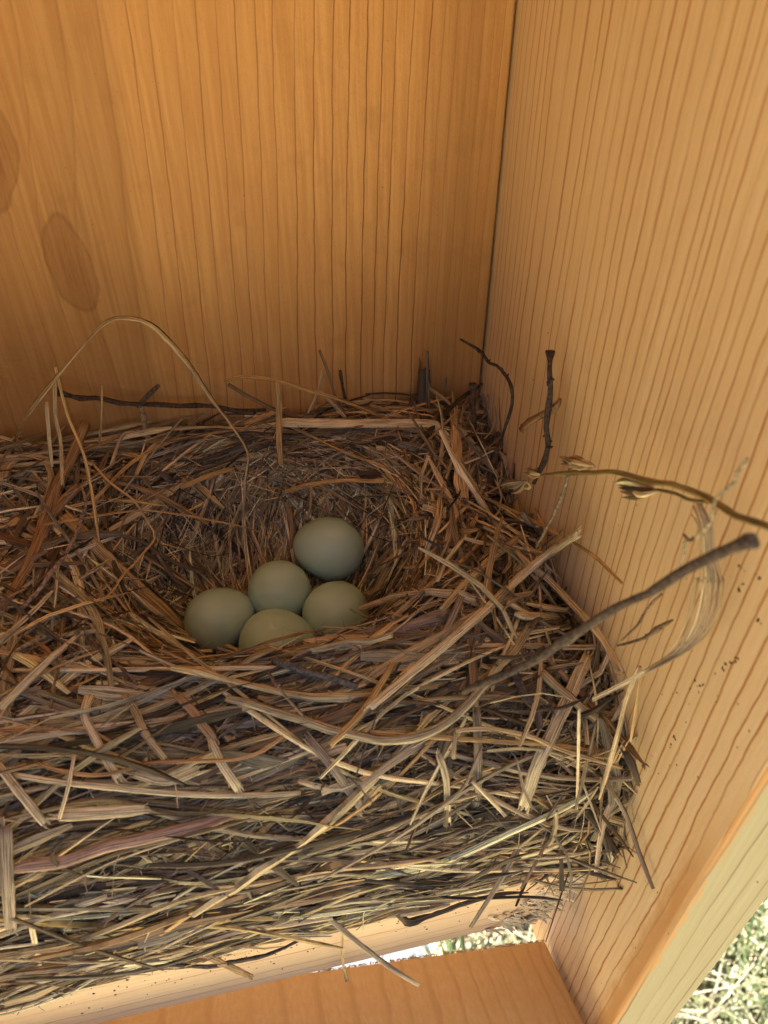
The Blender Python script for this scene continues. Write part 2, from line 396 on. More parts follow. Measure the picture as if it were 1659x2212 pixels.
def hit(u, v):
    r = ray(u, v); t = 90.0
    while t < 420:
        if inside(CAM+r*t): return CAM+r*t, r
        t += .4
    return CAM+r*200, r

# ------------------------------------------------------------------ strand builder
class Strands:
    def __init__(s): s.V = []; s.F = []; s.C = []; s.S = []; s.n = 0
    def add(s, P, W, Nrm, col, flat=.35, k=3, tipcol=None, rnd=None, lump=0.0, cap=True, twist=0.0):
        """P (m,3) centre line, W (m,) half widths, Nrm (m,3) facing; k points round the section"""
        m = len(P); P = np.asarray(P, float)
        Tn = np.gradient(P, axis=0); Tn /= (np.linalg.norm(Tn, axis=1, keepdims=True)+1e-9)
        B = np.cross(Tn, Nrm); B /= (np.linalg.norm(B, axis=1, keepdims=True)+1e-9)
        N = np.cross(B, Tn)
        if twist:
            a = np.linspace(0, twist, m)[:, None]; B, N = B*np.cos(a)+N*np.sin(a), N*np.cos(a)-B*np.sin(a)
        ang = np.linspace(0, 2*pi, k, endpoint=False)+(pi/2 if k == 3 else 0)
        ca, sa = np.cos(ang), np.sin(ang)
        R = np.ones((m, k))
        if lump: R += lump*RNG.normal(0, 1, (m, k))*.5+lump*RNG.normal(0, 1, (1, k))
        ring = P[:, None, :]+(B[:, None, :]*ca[None, :, None]+N[:, None, :]*(sa*flat)[None, :, None])*(np.asarray(W)[:, None]*R)[:, :, None]
        s.V.append(ring.reshape(-1, 3))
        i = np.arange(m-1)[:, None]*k+np.arange(k)[None, :]; j = np.arange(m-1)[:, None]*k+(np.arange(k)[None, :]+1) % k
        F = np.stack([i, j, j+k, i+k], -1).reshape(-1, 4)+s.n
        s.F.append(F)
        if k == 3: pass
        c = np.ones((m, k, 4), np.float32); c[:, :, :3] = np.asarray(col)
        if tipcol is not None:
            t = np.linspace(0, 1, m)[:, None, None]**2; c[:, :, :3] = c[:, :, :3]*(1-t)+np.asarray(tipcol)*t
        s.C.append(c.reshape(-1, 4))
        L = np.concatenate([[0], np.cumsum(np.linalg.norm(np.diff(P, axis=0), axis=1))])
        su = np.zeros((m, k, 3), np.float32); su[:, :, 0] = ca[None, :]*np.mean(W); su[:, :, 1] = L[:, None]+100*(rnd or 0)
        su[:, :, 2] = random.random() if rnd is None else rnd
        s.S.append(su.reshape(-1, 3)); s.n += m*k
    def build(s, name, mat, parent=None, smooth=False, caps=None):
        V = np.concatenate(s.V); F = np.concatenate(s.F)
        me = mesh_np(name, V, F, smooth)
        a = me.color_attributes.new('col', 'FLOAT_COLOR', 'POINT'); a.data.foreach_set('color', np.concatenate(s.C).ravel())
        b = me.attributes.new('suv', 'FLOAT_VECTOR', 'POINT'); b.data.foreach_set('vector', np.concatenate(s.S).ravel().astype(np.float32))
        return obj(name, me, mat, parent)

PALE = np.array((.80, .635, .385)); TAN = np.array((.56, .41, .225)); BROWN = np.array((.26, .166, .088)); GREY = np.array((.32, .245, .17))
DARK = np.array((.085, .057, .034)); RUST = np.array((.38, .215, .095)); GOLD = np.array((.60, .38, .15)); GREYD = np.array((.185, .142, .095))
def pick(ws):
    cols = [PALE, TAN, BROWN, GREY, DARK, RUST, GOLD, GREYD]
    c = cols[RNG.choice(8, p=np.array(ws)/sum(ws))]
    return np.clip(c*RNG.uniform(.42, 1.3)*(1+RNG.normal(0, .03, 3)), .01, .85)
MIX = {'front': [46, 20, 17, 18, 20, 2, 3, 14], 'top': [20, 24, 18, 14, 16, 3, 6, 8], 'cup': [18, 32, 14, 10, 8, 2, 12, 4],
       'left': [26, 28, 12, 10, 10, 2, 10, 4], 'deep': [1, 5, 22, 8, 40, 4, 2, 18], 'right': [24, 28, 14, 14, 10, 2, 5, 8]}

def clampP(P, m=.35):
    P[:, 0] = np.minimum(P[:, 0], 1.1-m); P[:, 1] = np.minimum(P[:, 1], D-m)
    on = P[:, 1] > 0
    P[on, 2] = np.maximum(P[on, 2], m)
    return P

def strand_on(S, x0, s0, th, L, w, off, tilt, curv, col, k=3, flat=.35, tip=None, kink=0.0):
    m = int(np.clip(L/4.5, 4, 22))
    t = np.linspace(-.5, .5, m)
    a = th+curv*t
    if kink: a = a+np.where(t > RNG.uniform(-.3, .3), kink, 0)
    dxs = np.cos(a)*L/(m-1); dss = np.sin(a)*L/(m-1)
    X = np.concatenate([[0], np.cumsum(dxs[:-1])]); Sx = np.concatenate([[0], np.cumsum(dss[:-1])])
    X = X-X[m//2]+x0; Sx = Sx-Sx[m//2]+s0
    Sx = np.clip(Sx, 1.5, SF+D-28.2)
    P = surf(X, Sx); N = surf_n(X, Sx)
    o = off+tilt*t*2+1.2*abs(tilt)*0*t + RNG.normal(0, .12, m)
    # a stiff straw does not follow every hollow: relax towards its own chord
    P = P+N*o[:, None]
    P2 = P.copy()
    for _ in range(3): P2[1:-1] = (P2[:-2]+P2[2:]+2*P2[1:-1])/4
    P = clampP(P2)
    low = P[:, 2] < 11; P[low, 1] = np.maximum(P[low, 1], -.6-P[low, 2]*.22)
    if off > -9: P[:, 2] = np.maximum(P[:, 2], -.6+.5*np.sin(P[:, 0]*.2))
    W = np.full(m, w)*(1+.12*np.sin(np.linspace(0, 9, m)+random.random()*6))
    W[-1] *= .45; W[0] *= .7
    roll = RNG.normal(0, .45)
    if w > .7: W = W*(1+RNG.normal(0, .16, m)); P = P+N*RNG.normal(0, .18, m)[:, None]
    N = N+roll*np.cross(np.gradient(P, axis=0)/(L/(m-1)), N)
    S.add(P, W, N, col, flat, k, tip)

nest = thing('bird_nest', 'bulky nest of dry grass, straw and twigs heaped on the floor board', 'bird nest', (0, 0, 0))

# core: filler coloured near-black to paint the shade between the straws
def core():
    xs = np.arange(-150, -1.4, 3.0); ss = np.linspace(.5, SF+D-28.5, 60)
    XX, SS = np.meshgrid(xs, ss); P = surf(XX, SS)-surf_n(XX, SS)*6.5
    P[..., 2] += RNG.normal(0, .8, XX.shape); P[..., 1] += RNG.normal(0, .6, XX.shape)
    P[..., 1] = np.clip(P[..., 1], 1.5, D-1.0); P[..., 2] = np.maximum(P[..., 2], .5); P[..., 0] = np.minimum(P[..., 0], -.4)
    r, c = XX.shape; V = P.reshape(-1, 3).tolist(); idx = np.arange(r*c).reshape(r, c)
    F = [tuple(int(q) for q in (idx[i, j], idx[i, j+1], idx[i+1, j+1], idx[i+1, j])) for i in range(r-1) for j in range(c-1)]
    b = len(V); e = []
    for j in range(c):                       # right side and underside close the lump
        pass
    # end caps
    for jj in (0, c-1):
        col_ = idx[:, jj]; base = len(V)
        for q in col_: V.append([V[q][0], V[q][1], .5])
        for i in range(r-1): F.append((int(col_[i]), int(col_[i+1]), base+i+1, base+i))
    me = bpy.data.meshes.new('nest_core_shade'); me.from_pydata([[q*MM for q in v] for v in V], [], F)
    me.update(); obj('nest_core_shade', me, M_core, nest)
core()

XL = -148
def scatter():
    S1 = Strands(); S2 = Strands(); S3 = Strands()
    # ---- deep layer everywhere, straw colours darkened to paint shade into the gaps
    for i in range(4800):
        x0 = RNG.uniform(XL, -1); s0 = RNG.uniform(1, SF+70)
        cup = (((x0-CX0)/36)**2+((s0-SF+27-CY0)/32)**2) < 1.2
        if cup: th = math.atan2((x0-CX0), -(s0-SF+27-CY0)*1.0)+RNG.normal(0, .35)
        else: th = RNG.normal(0, .35 if s0 < SF else .9)
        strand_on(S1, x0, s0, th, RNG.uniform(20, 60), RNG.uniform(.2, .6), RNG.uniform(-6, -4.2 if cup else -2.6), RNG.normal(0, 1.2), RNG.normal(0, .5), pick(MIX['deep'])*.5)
    # ---- front face: long, mostly level strands
    for i in range(7600):
        x0 = RNG.uniform(XL, 2); s0 = abs(RNG.uniform(-.5, SF-2))
        big = RNG.random() < .13
        th = RNG.normal(.02, .14) if RNG.random() < (.82 if s0 < SF*.5 else .62) else RNG.normal(0, .85)
        if x0 > -28 and RNG.random() < .5: th = RNG.normal(.5, .7)
        if n2(x0*.55, s0*1.9, .30) < -.25 and RNG.random() < .75: continue
        L = RNG.uniform(35, 120) if abs(th) < .35 else RNG.uniform(9, 38)
        if x0 > -30: L *= .6
        w = RNG.uniform(.8, 1.7) if big else RNG.gamma(2.4, .105)+.08
        strand_on(S1, x0, s0, th, L, min(w*.85, 1.4), RNG.uniform(-4.5, 2.2), RNG.normal(0, 1.8), RNG.normal(0, .35), pick(MIX['front']), flat=.22 if w > .7 else .75, kink=RNG.normal(0, .5) if RNG.random() < .15 else 0)
    # ---- rim and top
    for i in range(5200):
        x0 = RNG.uniform(XL, 1); y0 = RNG.uniform(12, D-2); s0 = SF-27+y0
        dx, dy = (x0-CX0)/33, (y0-CY0)/29; r = math.hypot(dx, dy)
        if r < 1.15: continue
        if y0 > 84: th = RNG.normal(0, .25); mx = 'top'
        elif x0 < -100: th = RNG.normal(.9, .8) if RNG.random() < .6 else RNG.uniform(-1.5, 1.5); mx = 'left'
        elif x0 > -24: th = RNG.normal(.9, .55) if RNG.random() < .6 else RNG.uniform(-1.5, 1.5); mx = 'right'
        else: th = math.atan2(dx*33, -dy*29)+RNG.normal(0, .3); th = th if RNG.random() < .85 else RNG.uniform(-1.5, 1.5); mx = 'top'
        if n2(x0*.8, y0*.8, .30) < -.3 and RNG.random() < .6: continue
        side_ = x0 < -98 or x0 > -26
        if side_ and RNG.random() < .25: continue
        w = RNG.gamma(2.4, .12)+.08; w = RNG.uniform(.8, 1.4) if RNG.random() < (.2 if side_ else .10) else w
        w *= 1.3 if side_ else 1
        strand_on(S1, x0, s0, th, RNG.uniform(18, 75), min(w*.8, 1.35), RNG.uniform(-3.2, 3.0 if side_ else 2.2), RNG.normal(0, 2.0), RNG.normal(0, .5), pick(MIX[mx]), flat=.25 if w > .7 else .75,
                  kink=RNG.normal(0, .8) if RNG.random() < .12 else 0)
    # ---- cup lining: fine, wound round the hollow
    for i in range(12500):
        a = RNG.uniform(0, 2*pi); r = RNG.uniform(.15, 1.75)**.85
        x0 = CX0+33*r*cos(a); y0 = CY0+29*r*sin(a); s0 = SF-27+y0
        if y0 < 24 or y0 > D-3 or x0 > -3: continue
        th = math.atan2(cos(a)*33, -sin(a)*29)+RNG.normal(0, .3 if RNG.random() < .55 else 1.0)
        w = RNG.uniform(.10, .42) if RNG.random() < .88 else RNG.uniform(.45, .8)
        L = RNG.uniform(8, 30)
        strand_on(S2, x0, s0, th, L, w, RNG.uniform(-2.2, .9)*(.6 if r < .6 else 1), RNG.normal(0, .8), L/33*RNG.uniform(.5, 1.1)*(1), np.minimum(pick(MIX['cup'])*1.25, .85), flat=.5)
    # ---- the raised band of long stems and rootlets along the front rim
    for i in range(230):
        x0 = RNG.uniform(XL, -22); s0 = SF+RNG.uniform(-13, -1.0)
        strand_on(S1, x0, s0, RNG.normal(0, .10), RNG.uniform(45, 120), RNG.gamma(3, .15)+.12, RNG.uniform(-1.5, .9), RNG.normal(0, .5), RNG.normal(0, .18), pick([16, 18, 20, 14, 14, 4, 3, 10]), flat=.8, k=5, kink=RNG.normal(0, .25) if RNG.random() < .3 else 0)
    for i in range(150):                    # broad wrinkled leaf blades
        x0 = RNG.uniform(XL, -6); s0 = RNG.uniform(4, SF+8)
        strand_on(S1, x0, s0, RNG.normal(0, .16) if RNG.random() < .7 else RNG.normal(0, .9), RNG.uniform(25, 90), RNG.uniform(.6, 1.35), RNG.uniform(-.2, 2.2), RNG.normal(0, 1.5), RNG.normal(0, .5), pick([30, 22, 8, 26, 4, 3, 1, 14]), flat=.16, k=7, kink=RNG.normal(0, .4) if RNG.random() < .3 else 0)
    for i in range(900):                    # crumpled scraps of leaf and chaff
        x0 = RNG.uniform(XL, -2); s0 = RNG.uniform(2, SF+62); r = math.hypot((x0-CX0)/33, (27+s0-SF-CY0)/29)
        if s0 > SF and r < 1.1: continue
        strand_on(S1, x0, s0, RNG.normal(0, .8), RNG.uniform(4, 15), RNG.uniform(.3, 1.25), RNG.uniform(-1.2, 2.2), RNG.normal(0, 1.2), RNG.normal(0, 1.2), pick([26, 20, 12, 18, 8, 2, 4, 12]), flat=.16, k=5, kink=RNG.normal(0, .5))
    for i in range(260):                    # ragged tangle against the side board
        x0 = -abs(RNG.normal(0, 9))-.5; s0 = RNG.uniform(12, SF+66)
        strand_on(S1, x0, s0, RNG.normal(.9, .6) if RNG.random() < .5 else RNG.uniform(-1.6, 1.6), RNG.uniform(12, 48), RNG.gamma(2.6, .15)+.1, RNG.uniform(-1, 5.5), RNG.normal(0, 4.5), RNG.normal(0, .9), pick([24, 22, 14, 16, 18, 4, 5, 10]), flat=.5, k=5, kink=RNG.normal(0, .7) if RNG.random() < .4 else 0)
    for i in range(420):                    # curly rootlets
        x0 = RNG.uniform(XL, -2); s0 = RNG.uniform(2, SF+8)
        strand_on(S3, x0, s0, RNG.normal(0, .8), RNG.uniform(12, 45), RNG.uniform(.09, .24), RNG.uniform(0, 2.6), RNG.normal(0, 1.5), RNG.normal(0, 2.6), pick([24, 18, 16, 8, 16, 4, 4, 6]), flat=.8)
    for i in range(420):
        x0 = RNG.uniform(XL, -2); s0 = RNG.uniform(4, SF+60); r = math.hypot((x0-CX0)/33, (27+s0-SF-CY0)/29)
        if s0 > SF-5 and r < 1.3: continue
        strand_on(S1, x0, s0, RNG.normal(0, .3 if s0 < SF else .9), RNG.uniform(40, 130) if s0 < SF else RNG.uniform(20, 60), RNG.gamma(3, .12)+.12, RNG.uniform(.8, 4.0), RNG.normal(0, 2.2), RNG.normal(0, .5), pick([30, 24, 12, 10, 8, 3, 8, 4]), flat=.8, k=5)
    # ---- loose fine hairs and broken bits on the outside
    for i in range(8500):
        x0 = RNG.uniform(XL, 2); s0 = RNG.uniform(0, SF+66)
        y0 = 27+s0-SF; r = math.hypot((x0-CX0)/33, (y0-CY0)/29)
        if s0 > SF and r < .85: continue
        th = RNG.normal(0, .6) if RNG.random() < .6 else RNG.uniform(-1.6, 1.6)
        strand_on(S3, x0, s0, th, RNG.uniform(5, 34), RNG.uniform(.06, .17), RNG.uniform(-.8, 2.3), RNG.normal(0, 1.5), RNG.normal(0, 1.6), pick([34, 26, 8, 8, 8, 4, 8, 2]), flat=.7)
    for S_, nm, lab in ((S1, 'straw', 'layered dry straw making up the walls of the nest'), (S2, 'cup_lining', 'fine golden grass wound round the egg cup'),
                        (S3, 'loose_fibre', 'fine pale fibres and broken bits sticking out of the nest')):
        o = S_.build(nm, M_straw, nest); o['kind'] = 'stuff'; o['label'] = lab
scatter()

# ------------------------------------------------------------------ single straws, blades and twigs that stand out
CROP = {1: (0, 658.3), 2: (829.5, 658.3), 3: (0, 1316.7), 4: (829.5, 1207), 5: (0, 1755.6), 6: (829.5, 1755.6)}
def place(c, x, y, spec):
    u, v = CROP[c][0]+x*.5, CROP[c][1]+y*.5
    if isinstance(spec, tuple):
        r = ray(u, v); ax = 'XYZ'.index(spec[0]); t = (spec[1]-CAM[ax])/r[ax]; return CAM+r*t
    p, r = hit(u, v); return p-r*(spec+(2.2 if c >= 3 else 3.2))
def catmull(P, step=1.6):
    P = np.asarray(P, float); Q = np.vstack([2*P[0]-P[1], P, 2*P[-1]-P[-2]]); out = []
    for i in range(1, len(Q)-2):
        L = np.linalg.norm(Q[i+1]-Q[i]); k = max(2, int(L/step))
        for j in range(k):
            t = j/k; a, b, c, d = Q[i-1], Q[i], Q[i+1], Q[i+2]
            out.append(.5*((2*b)+(-a+c)*t+(2*a-5*b+4*c-d)*t*t+(-a+3*b-3*c+d)*t**3))
    out.append(Q[-2]); return np.array(out)
def hero(name, pts, w, col, kind='blade', c=None, d=1.0, taper=(.92, .8), flat=None, lump=.09, label=None, knots=(), ends=None, twist=0, S=None, sm=True, buds=0, fray=0):
    """pts: (crop,x,y[,spec]) or (x,y[,spec]) with c given"""
    raw = []
    for q in pts:
        if c is not None: q = (c,)+tuple(q)
        raw.append(place(q[0], q[1], q[2], q[3] if len(q) > 3 else d))
    raw = np.array(raw)
    # nest-resting pieces are stiff: even out jumps in depth
    if all((len(q) == (3 if c is None else 2)) for q in pts) and len(raw) > 2:
        dist = np.linalg.norm(raw-CAM, axis=1); r = (raw-CAM)/dist[:, None]
        i = np.arange(len(raw)); fit = np.polyval(np.polyfit(i, dist, min(2, len(raw)-1)), i)
        dist = np.minimum(dist, fit*.55+dist*.45); raw = CAM+r*dist[:, None]
    P = clampP(catmull(raw), w*.5 if kind == 'blade' else w)
    m = len(P); t = np.linspace(0, 1, m)
    if kind != 'blade' and m > 8:
        jt = RNG.normal(0, w*(.42 if w < .9 else .12), (m//3+2, 3)); ji = np.linspace(0, len(jt)-1, m)
        P = P+np.stack([np.interp(ji, np.arange(len(jt)), jt[:, q]) for q in range(3)], 1); P = clampP(P, w*.6)
    bark = kind == 'twig'
    W = np.full(m, float(w))
    W *= taper[0]+(1-taper[0])*np.clip(t/.12, 0, 1); W *= taper[1]+(1-taper[1])*np.clip((1-t)/.18, 0, 1)
    for (kp, ks, kw) in knots: W *= 1+ks*np.exp(-((t-kp)/kw)**2)
    if bark:
        W *= 1+RNG.normal(0, .05 if w < 1 else .025, m)
        W *= np.interp(np.linspace(0, 1, m), np.linspace(0, 1, 14), RNG.uniform(.85, 1.15, 14))
    view = CAM-P; view /= np.linalg.norm(view, axis=1, keepdims=True)
    N = view*.6+np.array([0, -.25, .6]); 
    if flat is None: flat = {'blade': .2, 'stem': .8, 'twig': .92}[kind]
    own = S is None
    if own: S = Strands()
    W = W*(1.0*np.mean((P-CAM)@FWD)/195.0)
    S.add(P, W, N, np.asarray(col), flat, 10 if own else 6, None, None, lump, twist=twist)
    k = 10 if own else 6
    wm = float(np.mean(W))
    for _ in range(buds):
        i = random.randrange(2, len(P)-2); v = RNG.normal(0, 1, 3); v /= np.linalg.norm(v)
        q = catmull(np.array([P[i]-v*wm*.3, P[i]+v*wm*1.0, P[i]+v*wm*1.8+np.array([0, 0, wm*.5])]), wm*.5)
        S.add(q, np.linspace(wm*.75, wm*.3, len(q)), np.tile([.1, -.6, .7], (len(q), 1)), np.asarray(col)*.9, .9, 10, lump=.12)
    nf = fray if fray else (5 if (kind == 'blade' and w > .75) else 0)
    for e_ in ((0, 1) if nf else ()):
        a, b = (P[0], P[min(3, m-1)]) if e_ == 0 else (P[-1], P[max(0, m-4)])
        dv = (a-b)/(np.linalg.norm(a-b)+1e-9); sd = np.cross(dv, N[0]); sd /= np.linalg.norm(sd)
        for q_ in range(nf):
            o2 = sd*RNG.uniform(-.85, .85)*wm; L_ = RNG.uniform(.3, 2.2)*wm
            q = np.array([a-dv*wm*.8+o2, a+dv*L_*.5+o2*1.05, a+dv*L_+o2*1.2+RNG.normal(0, .15*wm, 3)])
            q = catmull(q, .6); S.add(clampP(q, .15), np.linspace(wm*RNG.uniform(.15, .35), wm*.05, len(q)), np.tile(N[0], (len(q), 1)), np.asarray(col)*RNG.uniform(.7, 1.15), .4, 10)
    if own:
        o = S.build(name, M_bark if bark else M_straw, nest, sm)
        me = o.data
        import bmesh
        bm = bmesh.new(); bm.from_mesh(me); bm.verts.ensure_lookup_table()
        for rr in (range(k), range((m-1)*k, m*k)):
            try: bm.faces.new([bm.verts[i] for i in rr])
            except ValueError: pass
        bm.normal_update(); bmesh.ops.recalc_face_normals(bm, faces=bm.faces); bm.to_mesh(me); bm.free()
        if label: o['label'] = label
        return o, P
    return None, P
FWD = np.array([sin(YAW)*cos(PITCH), cos(YAW)*cos(PITCH), -sin(PITCH)])
Bt = lambda *p, **k: hero('grass_blade', *p, **k)
St = lambda *p, **k: hero('straw', *p, **k)
Tw = lambda *p, **k: hero('twig', *p, kind='twig', **k)
PURP = np.array((.15, .10, .072)); ROOT = np.array((.50, .40, .24)); BK = np.array((.055, .04, .033)); OLIVE = np.array((.22, .16, .06))

def twig(pts, w, col, c=None, d=1.2, buds=0, tips=(), **k):
    o, P = hero('twig', pts, w, col, 'twig', c=c, d=d, taper=k.pop('taper', (.9, .7)), lump=.10, buds=buds, **k)
    return o, P

# -- behind and above the rim
Bt([(1, 60, 585), (1, 130, 460, ('Y', 80)), (1, 240, 320, ('Y', 83)), (1, 340, 200, ('Y', 85)), (1, 460, 75, ('Y', 86)), (1, 560, 58, ('Y', 86)), (1, 650, 85, ('Y', 86)),
    (1, 740, 170, ('Y', 85)), (1, 830, 280, ('Y', 84)), (1, 930, 430, ('Y', 82)), (1, 1000, 520, ('Y', 79)), (1, 1070, 640, ('Y', 74)), (1, 1060, 760, ('Y', 70)), (1, 1055, 870, ('Y', 68)), (1, 1045, 1050, ('Y', 66))],
   .6, TAN*.85, lump=.16, knots=[(.38, -.5, .06), (.58, .5, .08), (.2, .3, .06), (.8, -.35, .15), (.98, -.5, .1)], label='long pale grass blade arching up in front of the back board', twist=.35)
twig([(235, 385, ('Y', 95)), (320, 395, ('Y', 95)), (450, 415, ('Y', 96)), (600, 430, ('Y', 96)), (900, 442, ('Y', 96)), (1150, 462, ('Y', 95))], .65, BK*1.3, c=1, buds=4, knots=[(.0, 1.2, .03), (.1, .4, .02)])
twig([(595, 440, ('Y', 95)), (640, 390, ('Y', 94)), (685, 348, ('Y', 93))], .6, BK*2.2, c=1)
twig([(605, 430, ('Y', 95)), (620, 480, ('Y', 93)), (625, 540, ('Y', 91))], .6, GREY*.8, c=1)
Bt([(970, 335, ('Y', 92)), (1050, 310, ('Y', 92)), (1200, 330, ('Y', 90)), (1350, 375, ('Y', 90)), (1500, 420, ('Y', 91)), (1640, 480, ('Y', 92)), (1760, 520, ('Y', 93))], .5, GOLD*.8, c=1)
Bt([(985, 345, ('Y', 91)), (1080, 400, ('Y', 90)), (1200, 460, ('Y', 90)), (1330, 500, ('Y', 90))], .55, BROWN*.8, c=1)
St([(1, 1215, 508, ('Y', 87)), (1, 1400, 512, ('Y', 88)), (1, 1659, 512, ('Y', 88)), (2, 200, 515, ('Y', 87)), (2, 235, 535, ('Y', 86)), (2, 300, 600, ('Y', 83)), (2, 400, 685, ('Y', 79)), (2, 465, 725, ('Y', 78))],
   1.25, PALE*.95, flat=.3, label='thick flattened pale straw lying along the back rim and bending down')
St([(1195, 330, ('Y', 88)), (1205, 450, ('Y', 87)), (1207, 600, ('Y', 82)), (1215, 695, ('Y', 79))], .75, GOLD*.85, c=1, taper=(.5, .8))
St([(0, 570), (150, 610), (300, 650), (400, 690)], .5, PALE*.8, c=1)
Bt([(15, 760), (35, 690), (110, 650), (190, 665), (222, 735), (205, 820), (170, 890)], 1.1, TAN, c=1, d=3, twist=1.5)
St([(370, 510), (310, 660), (245, 790), (200, 930), (140, 1100), (70, 1210), (10, 1310)], 1.35, RUST*1.0, c=1, kind='stem', d=2.2, lump=.1, label='rust-brown stem with a stubby branch leaning across the left side', knots=[(.45, .5, .12)])
St([(225, 910), (290, 835), (345, 785)], 1.3, RUST*.9, c=1, kind='stem', d=2.6, taper=(.8, .9))
twig([(90, 1310), (200, 1185), (275, 1090), (330, 985), (350, 930), (372, 865), (358, 800)], .5, np.array((.36, .26, .2)), c=1, d=4, buds=5)
St([(1, 280, 910), (1, 400, 1030), (1, 560, 1190), (1, 700, 1310), (3, 790, 85), (3, 850, 125)], 1.45, GOLD*.9, d=1.5, label='broad golden straw running down towards the eggs', flat=.35)
St([(50, 590), (130, 720), (200, 800)], 1.2, TAN*.9, c=1)
St([(190, 950), (350, 925), (600, 890), (800, 910), (1050, 960), (1130, 985)], .25, GOLD, c=1, d=4)
St([(400, 680), (480, 770), (580, 850), (640, 940), (668, 1008), (600, 1090), (440, 1285)], .3, GOLD*1.1, c=1, d=5, kind='stem')
St([(240, 270, ('Y', 84)), (270, 400, ('Y', 83)), (300, 500, ('Y', 81)), (360, 640, ('Y', 76)), (400, 830, ('Y', 70)), (430, 1030, ('Y', 62))], .38, GOLD*.9, c=1)
St([(480, 690), (540, 555), (650, 570)], .45, PALE*.8, c=1, d=2); St([(430, 600, ('Y', 84)), (440, 450, ('Y', 86)), (438, 345, ('Y', 88))], .3, GOLD*.7, c=1)
St([(200, 420, ('Y', 84)), (215, 600, ('Y', 80)), (225, 700, ('Y', 77))], .45, PALE*.7, c=1); St([(235, 330, ('Y', 86)), (240, 480, ('Y', 84)), (262, 600, ('Y', 80)), (270, 780, ('Y', 73))], .5, TAN, c=1)
Bt([(400, 850), (560, 690), (700, 605), (820, 570)], .5, GOLD*.9, c=1, d=2.5); Bt([(590, 730), (650, 620), (740, 570)], .6, TAN, c=1, d=2)
Bt([(780, 790), (900, 740), (1010, 705)], .6, GOLD*.8, c=1, d=2); St([(910, 560), (800, 640), (740, 690), (700, 720)], .3, PALE, c=1, d=3)
Bt([(1230, 810), (1330, 780), (1480, 760), (1659, 765)], .55, GOLD*.9, c=1, d=2)
St([(1200, 500, ('Y', 87)), (1350, 570), (1470, 630), (1659, 700)], .4, GOLD*.85, c=1, d=1.5)
St([(1380, 195, ('Y', 96)), (1420, 300, ('Y', 95)), (1450, 400, ('Y', 94)), (1500, 490, ('Y', 92))], .35, BROWN, c=1)
St([(1395, 280, ('Y', 93)), (1370, 380, ('Y', 92)), (1330, 470, ('Y', 91))], .35, TAN*.8, c=1); St([(1375, 365, ('Y', 92)), (1440, 430, ('Y', 91)), (1500, 495, ('Y', 90))], .45, TAN, c=1)
twig([(1470, 285, ('Y', 97)), (1480, 350, ('Y', 97)), (1495, 430, ('Y', 96))], .4, BK*1.5, c=1)
Bt([(530, 1000), (620, 1030), (690, 1085), (790, 1130), (885, 1160)], .6, GREYD, c=1, d=1.8, lump=.3); Bt([(680, 1080), (740, 1170), (815, 1235)], .6, GREYD*1.1, c=1, d=1.8, lump=.3)
St([(1250, 880), (1262, 980), (1250, 1100)], .6, RUST, c=1, d=1.2); St([(1345, 790), (1340, 880), (1325, 930)], .4, GOLD*.8, c=1, d=2.5)

# -- twigs standing in the back right corner
twig([(325, 148, ('Y', 93)), (400, 190, ('Y', 90)), (450, 235, ('X', -4.5)), (520, 290, ('X', -4)), (553, 350, ('X', -3.8)), (555, 430, ('X', -4)), (535, 500, ('X', -4.6)), (500, 590, ('X', -6))], .48, BK*1.2, c=2, buds=9, taper=(.6, .9), label='thin dark twig curling up in the back right corner')
twig([(703, 212, ('X', -3.2)), (715, 290, ('X', -3.5)), (722, 350, ('X', -3.6)), (712, 430, ('X', -3.8)), (708, 520, ('X', -4)), (700, 620, ('X', -4.2)), (675, 700, ('X', -4.5)), (650, 770, ('X', -5))], .72, BK*1.1, c=2, buds=11, knots=[(0, .9, .03)], label='knobbly dark twig standing against the side board')
St([(595, 528, ('X', -6)), (650, 490, ('X', -5)), (740, 448, ('X', -2.4)), (762, 402, ('X', -1.6))], .75, RUST*.8, c=2, kind='stem', lump=.2, taper=(1.1, .3))
twig([(378, 335, ('Y', 91)), (380, 400, ('Y', 90)), (385, 520, ('Y', 88)), (390, 640, ('Y', 84)), (380, 760, ('Y', 78)), (325, 900, ('Y', 72))], .62, PURP*.7, c=2, buds=4, knots=[(.02, 1.1, .04)])
twig([(500, 555, ('Y', 84)), (610, 572, ('Y', 81))], .7, BK*1.6, c=2)
St([(420, 500, ('Y', 93)), (470, 430, ('Y', 94)), (510, 380, ('Y', 95))], .4, GREY, c=2); St([(510, 680, ('Y', 80)), (590, 585, ('Y', 81))], .3, GREY*1.3, c=2)
St([(190, 490, ('Y', 95)), (188, 300, ('Y', 97)), (185, 200, ('Y', 98))], .45, GREYD, c=2); Bt([(150, 490, ('Y', 95)), (165, 380, ('Y', 97)), (175, 280, ('Y', 98))], 1.6, DARK*1.3, c=2, lump=.25)
Bt([(5, 470, ('Y', 95)), (50, 430, ('Y', 97)), (100, 470, ('Y', 95)), (130, 400, ('Y', 97))], .9, DARK*1.1, c=2, lump=.3)
St([(270, 315, ('Y', 99)), (262, 400, ('Y', 99)), (258, 440, ('Y', 98))], .25, BROWN, c=2)
